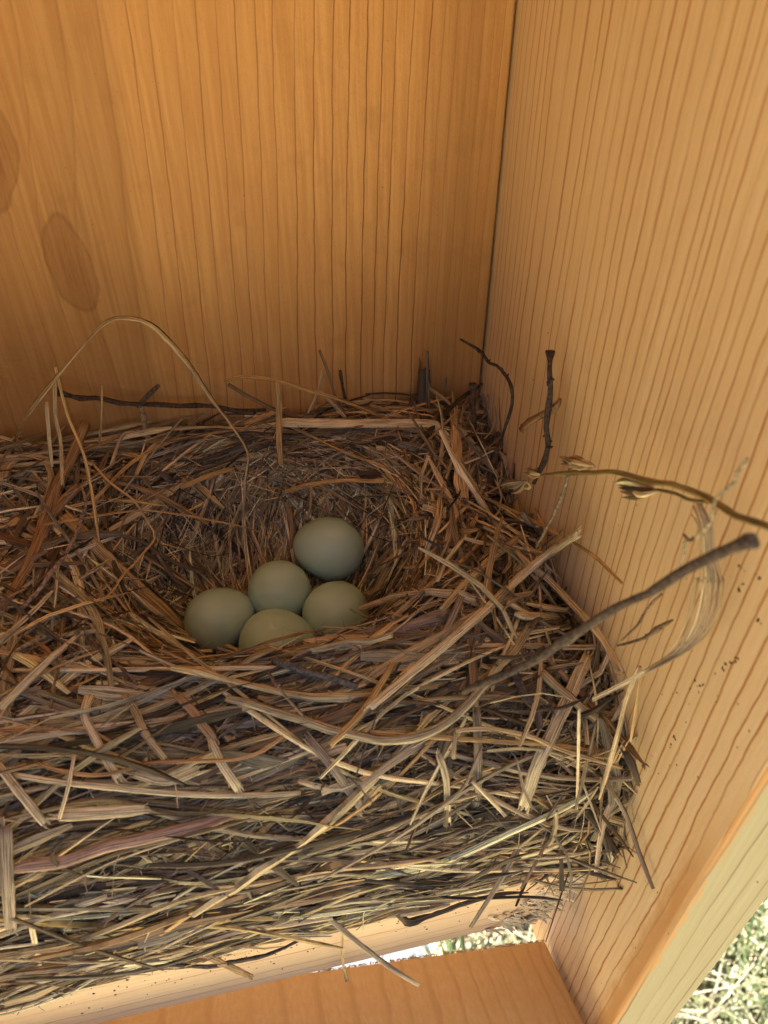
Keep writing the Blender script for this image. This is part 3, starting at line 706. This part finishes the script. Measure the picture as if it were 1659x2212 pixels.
# olive stem with seed heads
o_, P_ = hero('stem', [(690, 725, ('X', -11)), (800, 728, ('X', -10)), (900, 722, ('X', -9)), (1000, 717, ('X', -8)), (1130, 750, ('X', -7)), (1300, 803, ('X', -7)), (1450, 865, ('X', -8)), (1560, 920, ('X', -9)), (1680, 970, ('X', -10)), (1800, 1030, ('X', -11))],
     .75, OLIVE*1.25, 'stem', c=2, lump=.15, taper=(.35, .9), knots=[(.45, .25, .03), (.66, .3, .02)], label='olive-brown seed stem reaching out to the right in front of the side board')
hero('stem', [(1180, 800, ('X', -7.5)), (1260, 815, ('X', -7)), (1350, 845, ('X', -7)), (1440, 872, ('X', -7.5)), (1520, 905, ('X', -8.4))], .5, OLIVE*.9, 'stem', c=2)
def seed_head(c, x, y, X, dirx, diry, L, parent_name='seed_head'):
    S = Strands(); a = place(c, x, y, ('X', X)); b = place(c, x+dirx*L, y+diry*L, ('X', X-1)); v = b-a; LL = np.linalg.norm(v)
    for i in range(16):
        f0 = RNG.uniform(0, .5); sp = RNG.normal(0, .055*LL, 3)
        q = np.array([a+v*f0*.6, a+v*(f0+.25)+sp*.8, a+v*(f0+.55)+sp*RNG.uniform(.3, 1)])
        P = catmull(q, .5); W = .42*np.sin(np.linspace(.25, pi*.97, len(P))); S.add(P, W, np.tile([-.7, -.5, .4], (len(P), 1)), pick([8, 26, 30, 12, 12, 6, 2, 0]), .3, 6, lump=.1)
    S.build('seed_head', M_straw, nest, True)
seed_head(2, 915, 700, -9, -1, -.16, 150); seed_head(2, 850, 690, -9.5, -1, -.35, 90); seed_head(2, 1195, 803, -7, -1, -.12, 200); seed_head(2, 620, 760, -12, -1, .2, 120)
seed_head(2, 680, 735, -11, -1, -.2, 80)
twig([(808, 700, ('X', -9)), (792, 780, ('X', -9)), (742, 880, ('X', -9.5)), (700, 960, ('X', -10)), (655, 1045, ('X', -11))], .36, GREY*.7, c=2, buds=6)
twig([(1572, 672, ('X', -9)), (1520, 722, ('X', -9)), (1500, 780, ('X', -9)), (1430, 845, ('X', -10)), (1418, 920, ('X', -10)), (1345, 1005, ('X', -10)), (1300, 1030, ('X', -10)), (1288, 1090, ('X', -10)), (1265, 1165, ('X', -10))], .4, ROOT*.8, c=2, buds=16, label='thin crooked pale twig standing up at the right')
twig([(1340, 1005, ('X', -10)), (1320, 1020, ('X', -10.5)), (1292, 990, ('X', -11))], .4, BROWN*.6, c=2, buds=2)
# the big stick
big, Pb = twig([(2, 1597, 1020, ('X', -15)), (2, 1540, 1038, ('X', -15.5)), (2, 1350, 1130, ('X', -17)), (2, 1180, 1222, ('X', -19)), (2, 1000, 1317, ('X', -21.5)),
      (4, 800, 345, ('X', -24.5)), (4, 680, 420, ('X', -27)), (4, 560, 485, ('X', -30)), (4, 440, 535, ('X', -34)), (4, 330, 580)], 1.05, PURP*.55, d=2, buds=7,
      knots=[(.02, .42, .018), (.43, .3, .02), (.2, .18, .03), (.6, .2, .02)], taper=(1.1, .6), label='thick dark bark-covered stick poking out to the right with a cut end')
# fibrous strip looping down against the side board
for k_, (dx_, dd, ww, cc) in enumerate([(0, 0, .42, PALE*.8), (18, .4, .34, GREY*1.3), (-13, .6, .26, TAN*.8), (30, .2, .26, GREY), (9, .2, .22, PALE*.7), (-22, .2, .16, TAN), (40, .2, .2, TAN*.7)]):
    Bt([(2, 1350+dx_, 845+k_*12, ('X', -6)), (2, 1378+dx_, 950, ('X', -6)), (2, 1388+dx_, 1060, ('X', -5.5)), (2, 1400+dx_*1.6, 1200, ('X', -5)), (4, 1385+dx_*2, 80, ('X', -4.5)), (4, 1368+dx_*2.2, 200, ('X', -4.5)),
        (4, 1325+dx_*1.8, 320, ('X', -4.5)), (4, 1245+dx_, 415, ('X', -5)), (4, 1120, 490+dx_*.3, ('X', -7)), (4, 1000, 555+dx_*.3, ('X', -10)), (4, 900, 605+dx_*.3, ('X', -13))], ww, cc, label='frayed pale grass strip looping down beside the side board' if k_ == 0 else None)
# -- right side straws
St([(2, 842, 985), (2, 700, 1082), (2, 560, 1200), (2, 440, 1315), (4, 250, 380), (4, 100, 505), (4, -60, 640)], 1.25, PALE*.92, d=5, flat=.4, label='long thick pale straw slanting up to the right', taper=(1, .8))
St([(2, 590, 1000), (2, 480, 1085), (2, 350, 1210), (2, 250, 1320)], 1.0, TAN*1.05, d=3.5)
St([(2, 230, 1195), (2, 275, 1100), (2, 345, 1008)], .5, PALE*.9, d=6, flat=.35); St([(2, 345, 1008), (2, 430, 1030), (2, 540, 1045), (2, 640, 1060), (2, 715, 1072)], .45, PALE*.8, d=6, flat=.35)
St([(2, 560, 1050), (2, 650, 1140), (4, 700, 80), (4, 790, 170), (4, 900, 285), (4, 960, 370), (4, 1025, 490)], 1.0, PALE*.85, d=5, flat=.3, taper=(.6, 1), label='flat speckled straw crossing under the long pale straw')
St([(395, 815), (560, 890), (750, 990), (900, 1080), (1030, 1205)], .42, GOLD, c=2, d=3)
Bt([(245, 825), (228, 950), (185, 1060)], .9, TAN*1.1, c=2, d=2.5, taper=(.15, .8)); St([(775, 985), (680, 1060), (570, 1150)], 1.0, TAN, c=2, d=3)
St([(65, 1130), (160, 1135)], .7, TAN*1.1, c=2, d=2.5); St([(300, 960), (270, 1040), (230, 1120)], .4, GREY*1.2, c=2, d=3)
St([(535, 185), (600, 225), (650, 250)], .8, TAN*1.2, c=4, kind='stem', d=6); St([(570, 240), (650, 248), (748, 246)], 1.0, PALE, c=4, kind='stem', d=7, taper=(.4, 1.15), label='short hollow straw stub with an open end')
St([(705, 150), (655, 222)], .4, TAN*1.2, c=4, kind='stem', d=7)
St([(4, 640, 285), (4, 560, 400), (4, 480, 485), (4, 400, 590), (4, 330, 665), (4, 240, 730), (4, 120, 772), (4, 0, 785), (3, 1500, 538), (3, 1300, 478), (3, 1100, 420), (3, 975, 385)], 1.15, ROOT, kind='stem', d=3.5, lump=.1,
   knots=[(.1, .3, .05), (.5, .2, .03)], label='long pale root curving along the front of the nest')
St([(885, 415), (820, 560), (740, 730), (670, 880), (605, 1070)], 1.6, PALE*.85, c=4, d=3.5, flat=.2, lump=.15, label='broad frayed straw slanting down the right front corner')
St([(1105, 465, ('X', -4)), (1050, 600, ('X', -5)), (1000, 800, ('X', -6.5)), (930, 1040, ('X', -9))], .6, TAN*1.15, c=4, flat=.4, taper=(1, .3)); St([(1108, 480, ('X', -3.5)), (1095, 600, ('X', -3.5)), (1065, 790, ('X', -4))], .38, GOLD*1.1, c=4)
St([(690, 405), (760, 490), (860, 590), (1000, 745), (1130, 895)], .95, BROWN*1.3, c=4, d=3, taper=(.8, .2)); Bt([(1040, 830, ('X', -4)), (1075, 895, ('X', -3)), (1100, 968, ('X', -2))], 1.0, DARK*1.2, c=4, lump=.2, taper=(.5, .7))
St([(680, 490), (800, 600), (912, 692)], 1.15, TAN*.8, c=4, kind='stem', d=4, taper=(.9, 1.1)); 
St([(-60, 750), (200, 770), (500, 790), (750, 805), (950, 842)], .6, GOLD*1.0, c=4, d=3.5); Bt([(310, 742), (450, 735), (620, 765), (780, 830), (1030, 905)], .55, TAN*1.2, c=4, d=4.5); St([(312, 742), (305, 800), (300, 865)], .6, TAN*.7, c=4, d=4)
St([(4, 842, 650, ('Y', -5)), (4, 838, 880, ('Y', -5.5)), (4, 835, 1050, ('Y', -5)), (4, 838, 1180, ('Y', -4)), (6, 850, 255, ('Y', -1.2))], .38, PALE*1.05)
St([(235, 845), (268, 950), (276, 1138)], .95, PALE*.75, c=4, d=3, flat=.3); St([(380, 960), (450, 1030), (585, 1175)], .6, PALE*.9, c=4, d=3)
St([(418, 815), (370, 950), (250, 1060), (0, 1200)], .42, GREY*1.1, c=4, d=3.5, kind='stem'); St([(368, 300), (385, 500), (395, 640)], 1.1, BROWN*1.15, c=4, d=2.5)
St([(400, 640), (405, 800), (408, 1010)], 1.1, GREY, c=4, d=2); St([(360, 80), (320, 200), (250, 350)], .9, GREY*1.1, c=4, d=3)
St([(6, 960, -130, ('X', -5)), (6, 1040, 0, ('X', -1.6)), (6, 1100, 170, ('X', -.6)), (6, 1162, 330, ('X', -.2))], .6, GREY*1.2, flat=.6, label='grey-brown straw leaning down against the side board')
Bt([(6, 850, -30, ('X', -9)), (6, 920, 60, ('X', -6)), (6, 960, 115, ('X', -3)), (6, 1003, 180, ('X', -1.5))], 1.2, DARK*1.4, lump=.25)
twig([(560, 470), (610, 590), (655, 640)], 1.0, BK*1.7, c=4, d=3.5); twig([(430, 1120), (600, 1130), (750, 1140), (930, 1155)], 1.7, GREYD*.75, c=4, d=1.5)
twig([(1005, 380, ('X', -9)), (1080, 365, ('X', -6)), (1140, 340, ('X', -5)), (1180, 310, ('X', -4.5)), (1250, 275, ('X', -4))], .42, BROWN*.8, c=4, buds=5, knots=[(.7, .9, .15)]); twig([(1200, 150, ('X', -6)), (1130, 235, ('X', -6)), (1090, 290, ('X', -8)), (1020, 360, ('X', -10))], .35, BROWN, c=4, buds=5)
twig([(500, 655), (620, 658), (760, 640), (900, 590)], .4, BK*1.5, c=4, d=4)
for q in range(9):
    a = RNG.uniform(700, 900); St([(a, 850+RNG.uniform(-10, 60)), (a+70, 830+RNG.uniform(-20, 50)), (a+150, 850+RNG.uniform(-30, 60)), (a+220, 810+RNG.uniform(-50, 90))], .22, TAN*1.3, c=4, d=RNG.uniform(2, 5), kind='stem')
# -- front rim, left and middle
twig([(0, 345), (200, 362), (400, 345), (535, 345)], .7, RUST*.75, c=3, d=1.5); twig([(335, 65), (420, 150), (500, 240), (595, 315)], .55, PURP*1.3, c=3, d=2.5)
twig([(345, 100), (440, 85), (540, 40), (635, 5)], .55, ROOT*.9, c=3, d=3); twig([(0, 215), (100, 170), (200, 120), (345, 100)], .6, ROOT*.8, c=3, d=3, buds=4); twig([(150, 190), (220, 225), (300, 200), (385, 172)], .45, ROOT*.8, c=3, d=3)
St([(380, 55), (560, 75), (750, 110), (900, 132), (1100, 188), (1300, 185), (1500, 150), (1700, 112)], .85, ROOT*1.05, c=3, d=1.8, kind='stem', label='pale twig curving along the rim just in front of the eggs')
twig([(880, 178), (1050, 198), (1200, 222), (1300, 262), (1450, 302), (1545, 335)], .95, np.array((.15, .135, .125)), c=3, d=2.4, buds=8, label='grey lichen-speckled twig on the front rim')
twig([(1400, 165, ('Z', 62)), (1480, 105, ('Z', 62)), (1560, 60, ('Z', 62)), (1640, -20, ('Z', 62))], .5, BK*1.5, c=3, buds=4)
St([(-10, 262), (400, 262), (800, 256), (1200, 250)], .6, PALE, c=3, d=2.5, flat=.4)
Bt([(755, 365), (820, 425), (880, 505), (925, 560)], 1.25, BROWN*1.4, c=3, d=3.2, taper=(.4, .8)); St([(905, 545), (950, 650), (1035, 775)], 1.1, PALE*.85, c=3, d=3, taper=(.6, 1.2), flat=.35)
Bt([(500, 320), (620, 350), (760, 378), (860, 395)], 1.6, GREY*1.35, c=3, d=1.2, taper=(.3, .3))
twig([(1090, 190), (1160, 280), (1240, 375), (1312, 465)], .42, PURP*1.6, c=3, d=4, buds=2)
Bt([(390, 372), (365, 455), (410, 550), (465, 655), (512, 725)], 1.1, PALE*1.05, c=3, d=3.5, taper=(1.3, .9), label='yellowish torn straw standing on the front face'); St([(530, 360), (590, 450), (625, 535), (712, 645)], .95, TAN*.95, c=3, d=3)
Bt([(160, 665), (240, 692), (400, 717), (520, 700), (640, 665), (850, 655), (1000, 650), (1140, 610), (1222, 545)], .5, RUST*1.4, c=3, d=4)
St([(50, 712), (200, 737), (450, 767), (800, 797), (1100, 802), (1300, 792)], .7, PALE*.95, c=3, d=2.5); St([(-10, 672), (80, 785), (192, 925)], 1.2, PALE*.95, c=3, d=3, flat=.3)
St([(322, 618), (300, 740), (255, 905)], .5, PALE, c=3, d=4); St([(258, 885), (450, 875), (625, 860)], 1.6, PALE*1.05, c=3, d=2.5, flat=.3)
Bt([(585, 705), (720, 738), (860, 690)], 1.4, PALE*.9, c=3, d=2)
Bt([(3, -20, 1140), (3, 130, 1105), (3, 280, 1085), (3, 450, 1025), (3, 650, 980), (3, 850, 932), (3, 1000, 893), (3, 1085, 900)], 1.45, np.array((.52, .33, .23)), d=3, taper=(.3, .1), label='wide pinkish grass blade sweeping up across the lower left')
St([(1700, 235), (1560, 450), (1425, 585)], .9, GOLD, c=3, d=4, flat=.5); St([(1335, 560), (1440, 685), (1565, 862)], 1.15, GREY*1.2, c=3, d=3.5)
Bt([(0, 522), (200, 520), (380, 525), (490, 575)], .42, RUST*1.3, c=3, d=3); Bt([(1659, 690), (1560, 735), (1480, 775), (1380, 765), (1290, 740)], .7, PALE*.9, c=3, d=3)
# -- lower front
St([(0, 532), (150, 472), (462, 362)], .75, PALE*1.1, c=5, d=3.5); St([(465, 368), (600, 375), (725, 388)], 1.15, PALE, c=5, d=3)
Bt([(620, 430), (800, 392), (950, 330), (1085, 268)], 1.5, PALE*1.02, c=5, d=3.5, taper=(.5, .5), label='broad pale blade on the lower front face')
St([(18, 60), (28, 300), (42, 495)], 1.8, GREY*1.15, c=5, d=4, flat=.4); Bt([(305, 90), (240, 150), (225, 200), (285, 245), (388, 292)], .55, DARK*1.3, c=5, d=4)
Bt([(5, 755, 530, ('Y', -6)), (5, 880, 610, ('Y', -6)), (5, 980, 660, ('Y', -5)), (5, 1088, 708, ('Y', -3))], 1.0, BROWN*1.5, lump=.15)
twig([(5, 640, 638, ('Y', -4)), (5, 720, 655, ('Y', -5)), (5, 850, 665, ('Y', -5.2)), (5, 960, 658, ('Y', -5)), (5, 1080, 630, ('Y', -3.5)), (5, 1200, 590, ('Y', -2)), (5, 1302, 547, ('Y', -1))], .45, BK*1.8, label='thin dark stem curving over the edge of the floor board')
St([(5, 1335, 385, ('Y', -4)), (5, 1450, 482, ('Y', -7)), (5, 1560, 572, ('Y', -10)), (5, 1659, 650, ('Y', -12)), (6, 70, 697, ('Y', -14)), (6, 150, 745, ('Y', -15))], .6, GREY*1.1, flat=.6, label='grey straw hanging out over the floor edge')
St([(5, 1480, 390, ('Y', -4)), (5, 1485, 500, ('Y', -3)), (5, 1480, 620, ('Y', -3)), (5, 1498, 715, ('Y', -3.5))], .35, TAN, kind='stem', lump=.3, knots=[(1, 1.2, .06)])
St([(135, 480), (155, 580), (182, 718)], .75, PALE*1.1, c=5, d=4); St([(480, 572), (560, 482), (655, 388)], .85, GREY, c=5, d=3)
twig([(900, 370), (1080, 408), (1300, 375), (1659, 310), (1800, 285)], .65, BROWN*1.2, c=5, d=3); St([(450, 602), (600, 562), (765, 540)], .8, PALE*1.05, c=5, d=3); St([(0, 742), (200, 740), (400, 690), (560, 640), (800, 592)], .6, PALE*.8, c=5, d=2)
twig([(640, 105), (380, 210), (200, 290), (0, 412)], .5, ROOT, c=6, d=3); twig([(380, 150), (300, 290), (225, 392)], .5, ROOT*.9, c=6, d=3.5); twig([(710, 185), (620, 205), (540, 225)], .5, ROOT*.8, c=6, d=3); twig([(640, 118), (575, 180), (512, 262)], .5, ROOT, c=6, d=3.5)
St([(60, 118), (120, 165), (192, 207)], .5, PALE*1.1, c=6, d=3)
Bt([(6, 15, 400, ('Y', -1.8)), (6, 100, 468, ('Y', -2)), (6, 200, 445, ('Y', -2)), (6, 350, 392, ('Y', -1.6)), (6, 500, 352, ('Y', -1.4)), (6, 625, 345, ('Y', -1.2))], .5, DARK*1.6, lump=.4, taper=(.7, .3))
Bt([(6, 15, 395, ('Y', -1.8)), (6, 70, 450, ('Y', -2)), (6, 110, 475, ('Y', -2)), (6, 205, 440, ('Y', -1.6))], .9, DARK*1.5, lump=.45, taper=(.7, .3))

# ------------------------------------------------------------------ saw fibres on the box
def fuzz():
    S = Strands()
    for i in range(130):
        t = RNG.random(); x = -11+10.5*t+RNG.normal(0, 1.0); z = -24.5+25*t+RNG.uniform(-3, 7)*(1-.2*t); z = min(z, .5)
        if RNG.random() < .5: x = RNG.uniform(-22, -1); z = RNG.uniform(-24, -3) if x > -14 else RNG.uniform(-24, -14)
        if x > -9*(-z/24.5)+1.5: x = -9*(-z/24.5)-RNG.uniform(0, 3)
        a = RNG.normal(.35, .5); L = RNG.uniform(1, 5.5)
        p = np.array([x, -.3, z]); q = np.array([[0, 0, 0], [cos(a)*L*.5, -RNG.uniform(.2, .9), sin(a)*L*.5], [cos(a)*L, -RNG.uniform(0, 2.2), sin(a)*L*.8-RNG.uniform(0, .8)]])+p
        q[:, 0] = np.minimum(q[:, 0], .6)
        P = catmull(q, 1.0); W = np.linspace(RNG.uniform(.3, 1.1), .2, len(P)); S.add(P, W, np.tile([0., -1., .3], (len(P), 1)), np.array((.86, .70, .48))*RNG.uniform(.75, 1.1), .25, 5, lump=.15)
    o = S.build('saw_fibre', M_straw, nest_box); o['kind'] = 'stuff'
    S = Strands()
    for i in range(380):
        l = RNG.uniform(0, 140); p = A_+dL*l+dF*.3
        q = np.array([[0, 0, 0], -dF*RNG.uniform(.1, .35)+dL*RNG.normal(0, .5)+nrm*RNG.uniform(-.3, .4)+dL*RNG.normal(0, .3)])+p; q = np.vstack([q, q[1]+(q[1]-q[0])*RNG.uniform(.2, .9)-nrm*.1])
        S.add(q, np.array([.3, .2, .06])*RNG.uniform(.5, 1.2), np.tile(nrm, (3, 1)), np.array((.62, .48, .30))*RNG.uniform(.8, 1.1), .4, 4)
    o = S.build('saw_fibre', M_straw, nest_box); o['kind'] = 'stuff'
fuzz()

# ------------------------------------------------------------------ dirt crumbs on the boards
def specks():
    V = []; F = []
    def crumb(p, n, r):
        b = len(V); n = np.array(n, float); t = np.cross(n, [0.3, .2, .9]); t /= np.linalg.norm(t); s = np.cross(n, t)
        k = 6; el = RNG.uniform(.35, 1); a0 = RNG.uniform(0, pi)
        for h, sc_ in ((0.0, 1.0), (.5, .7)):
            for j in range(k):
                a = 2*pi*j/k; rr = r*sc_*RNG.uniform(.6, 1.2); c_, s_ = cos(a)*rr, sin(a)*rr*el
                V.append(p+t*(c_*cos(a0)-s_*sin(a0))+s*(c_*sin(a0)+s_*cos(a0))+n*(h*r*.7+.02))
        for j in range(k): F.append((b+j, b+(j+1) % k, b+k+(j+1) % k, b+k+j))
        for j in (0, 2): F.append((b+k+j, b+k+j+1, b+k+j+2, b+k+(j+3) % k))
    def side(x, y): r = ray(x, y); t = (1.1-CAM[0])/r[0]; return CAM+r*t
    Z = lambda x, y: ((2200+x/2.011)*.5486, (2600+y/2.011)*.5486)
    sp = [(1080, 158, .35), (1145, 195, .5), (1040, 225, .3), (937, 255, .35), (1240, 108, .25), (1035, 345, .2), (915, 605, .5), (925, 625, .4), (890, 665, .4), (885, 690, .3), (1105, 928, .3), (878, 832, .2),
          (935, 830, .3), (590, 1220, .35), (600, 1275, .25), (605, 1250, .2), (790, 895, .25), (480, 1495, .4), (380, 1555, .25), (405, 1620, .3), (860, 1490, .2), (783, 1837, .3), (1010, 490, .25), (845, 520, .15),
          (1420, 345, .2), (1510, 560, .25), (1415, 690, .2), (1245, 330, .2), (1575, 1755, .25), (870, 2165, .25)]
    for x, y, r in sp: crumb(side(*Z(x, y)), (-1, 0, 0), r*.8)
    for x, y in ((1600, 1270), (1640, 1340), (1560, 1440), (1580, 1430), (1590, 1425), (1510, 1480), (1600, 1225), (1637, 1250)):
        for q in range(3): crumb(side(x+RNG.normal(0, 5), y+RNG.normal(0, 6)), (-1, 0, 0), RNG.uniform(.15, .4))
    for i in range(70): crumb(np.array([1.1, RNG.uniform(-25, 70), RNG.uniform(-40, 130)]), (-1, 0, 0), RNG.uniform(.06, .2))
    for i in range(150): crumb(np.array([RNG.uniform(-170, -15), -0.0, -abs(RNG.normal(0, 8))-.5]), (0, -1, 0), RNG.uniform(.08, .38))
    for i in range(60): crumb(np.array([RNG.uniform(-170, 0), D, RNG.uniform(85, 165)]), (0, -1, 0), RNG.uniform(.05, .16))
    me = mesh_np('dirt_crumb', np.array(V), np.array(F)); o = obj('dirt_crumb', me, M_speck)
    tag(o, 'tiny dark crumbs of dirt and bark stuck to the boards', 'dirt', kind='stuff')
specks()

# ------------------------------------------------------------------ eggs
T = NT('eggshell'); tc = T.n('ShaderNodeTexCoord')
f1 = T.noise(tc.outputs['Object'], 90, 3); f2 = T.noise(tc.outputs['Object'], 2200, 3, .7)
f4 = T.noise(tc.outputs['Object'], 420, 4, .75)
c_ = T.mix(T.smooth(f1, .3, .7), (.50, .66, .56), (.46, .61, .49))
c_ = T.mix(T.math('MULTIPLY', T.smooth(f4, .66, .74), .35), c_, (.34, .33, .2))
T.l(T.mix(T.math('MULTIPLY', T.smooth(f2, .5, .75), .12), c_, (.36, .44, .33)), T.b.inputs['Base Color'])
T.b.inputs['Roughness'].default_value = .3; T.b.inputs['Specular IOR Level'].default_value = .4
T.b.inputs['Subsurface Weight'].default_value = .15; T.b.inputs['Subsurface Scale'].default_value = .002; T.b.inputs['Subsurface Radius'].default_value = (1, .8, .5)
f3 = T.noise(tc.outputs['Object'], 700, 2, .5)
T.bump(T.math('ADD', f2, T.math('MULTIPLY', f3, .8)), .25, .0001)
M_egg = T.m
def egg(cx, cy, cz, ln, wd, axis, label):
    me = bpy.data.meshes.new('egg'); import bmesh
    bm = bmesh.new(); bmesh.ops.create_uvsphere(bm, u_segments=64, v_segments=40, radius=1)
    for v in bm.verts:
        z = v.co.z; k = 1-.11*z-.03*z*z
        v.co.x *= wd*k*MM; v.co.y *= wd*k*MM; v.co.z *= ln*MM
    for f in bm.faces: f.smooth = True
    bm.to_mesh(me); bm.free(); o = obj('egg', me, M_egg)
    o.location = (cx*MM, cy*MM, (cz-1.0)*MM); o.rotation_euler = Vector(axis).to_track_quat('Z', 'Y').to_euler()
    tag(o, label, 'egg', 'pale blue-green eggs in the nest cup'); return o
egg(-47.7, 73.4, 52.0, 9.7, 8.3, (-.75, .55, -.12), 'palest blue-green egg, highest and farthest back, lit brightest')
egg(-62.0, 64.6, 48.2, 8.8, 7.9, (-.3, .8, -.3), 'egg in the middle of the clutch, touched by the others')
egg(-77.0, 59.2, 47.2, 8.8, 7.8, (.9, .35, .0), 'leftmost egg, partly behind the straw of the front rim')
egg(-64.1, 47.9, 47.9, 9.2, 8.2, (.9, -.2, .1), 'front olive-tinted egg, cut off by the front rim')
egg(-48.8, 54.2, 48.0, 8.6, 8.1, (.5, .7, -.1), 'right egg in shade, with a dark twig crossing its lower edge')
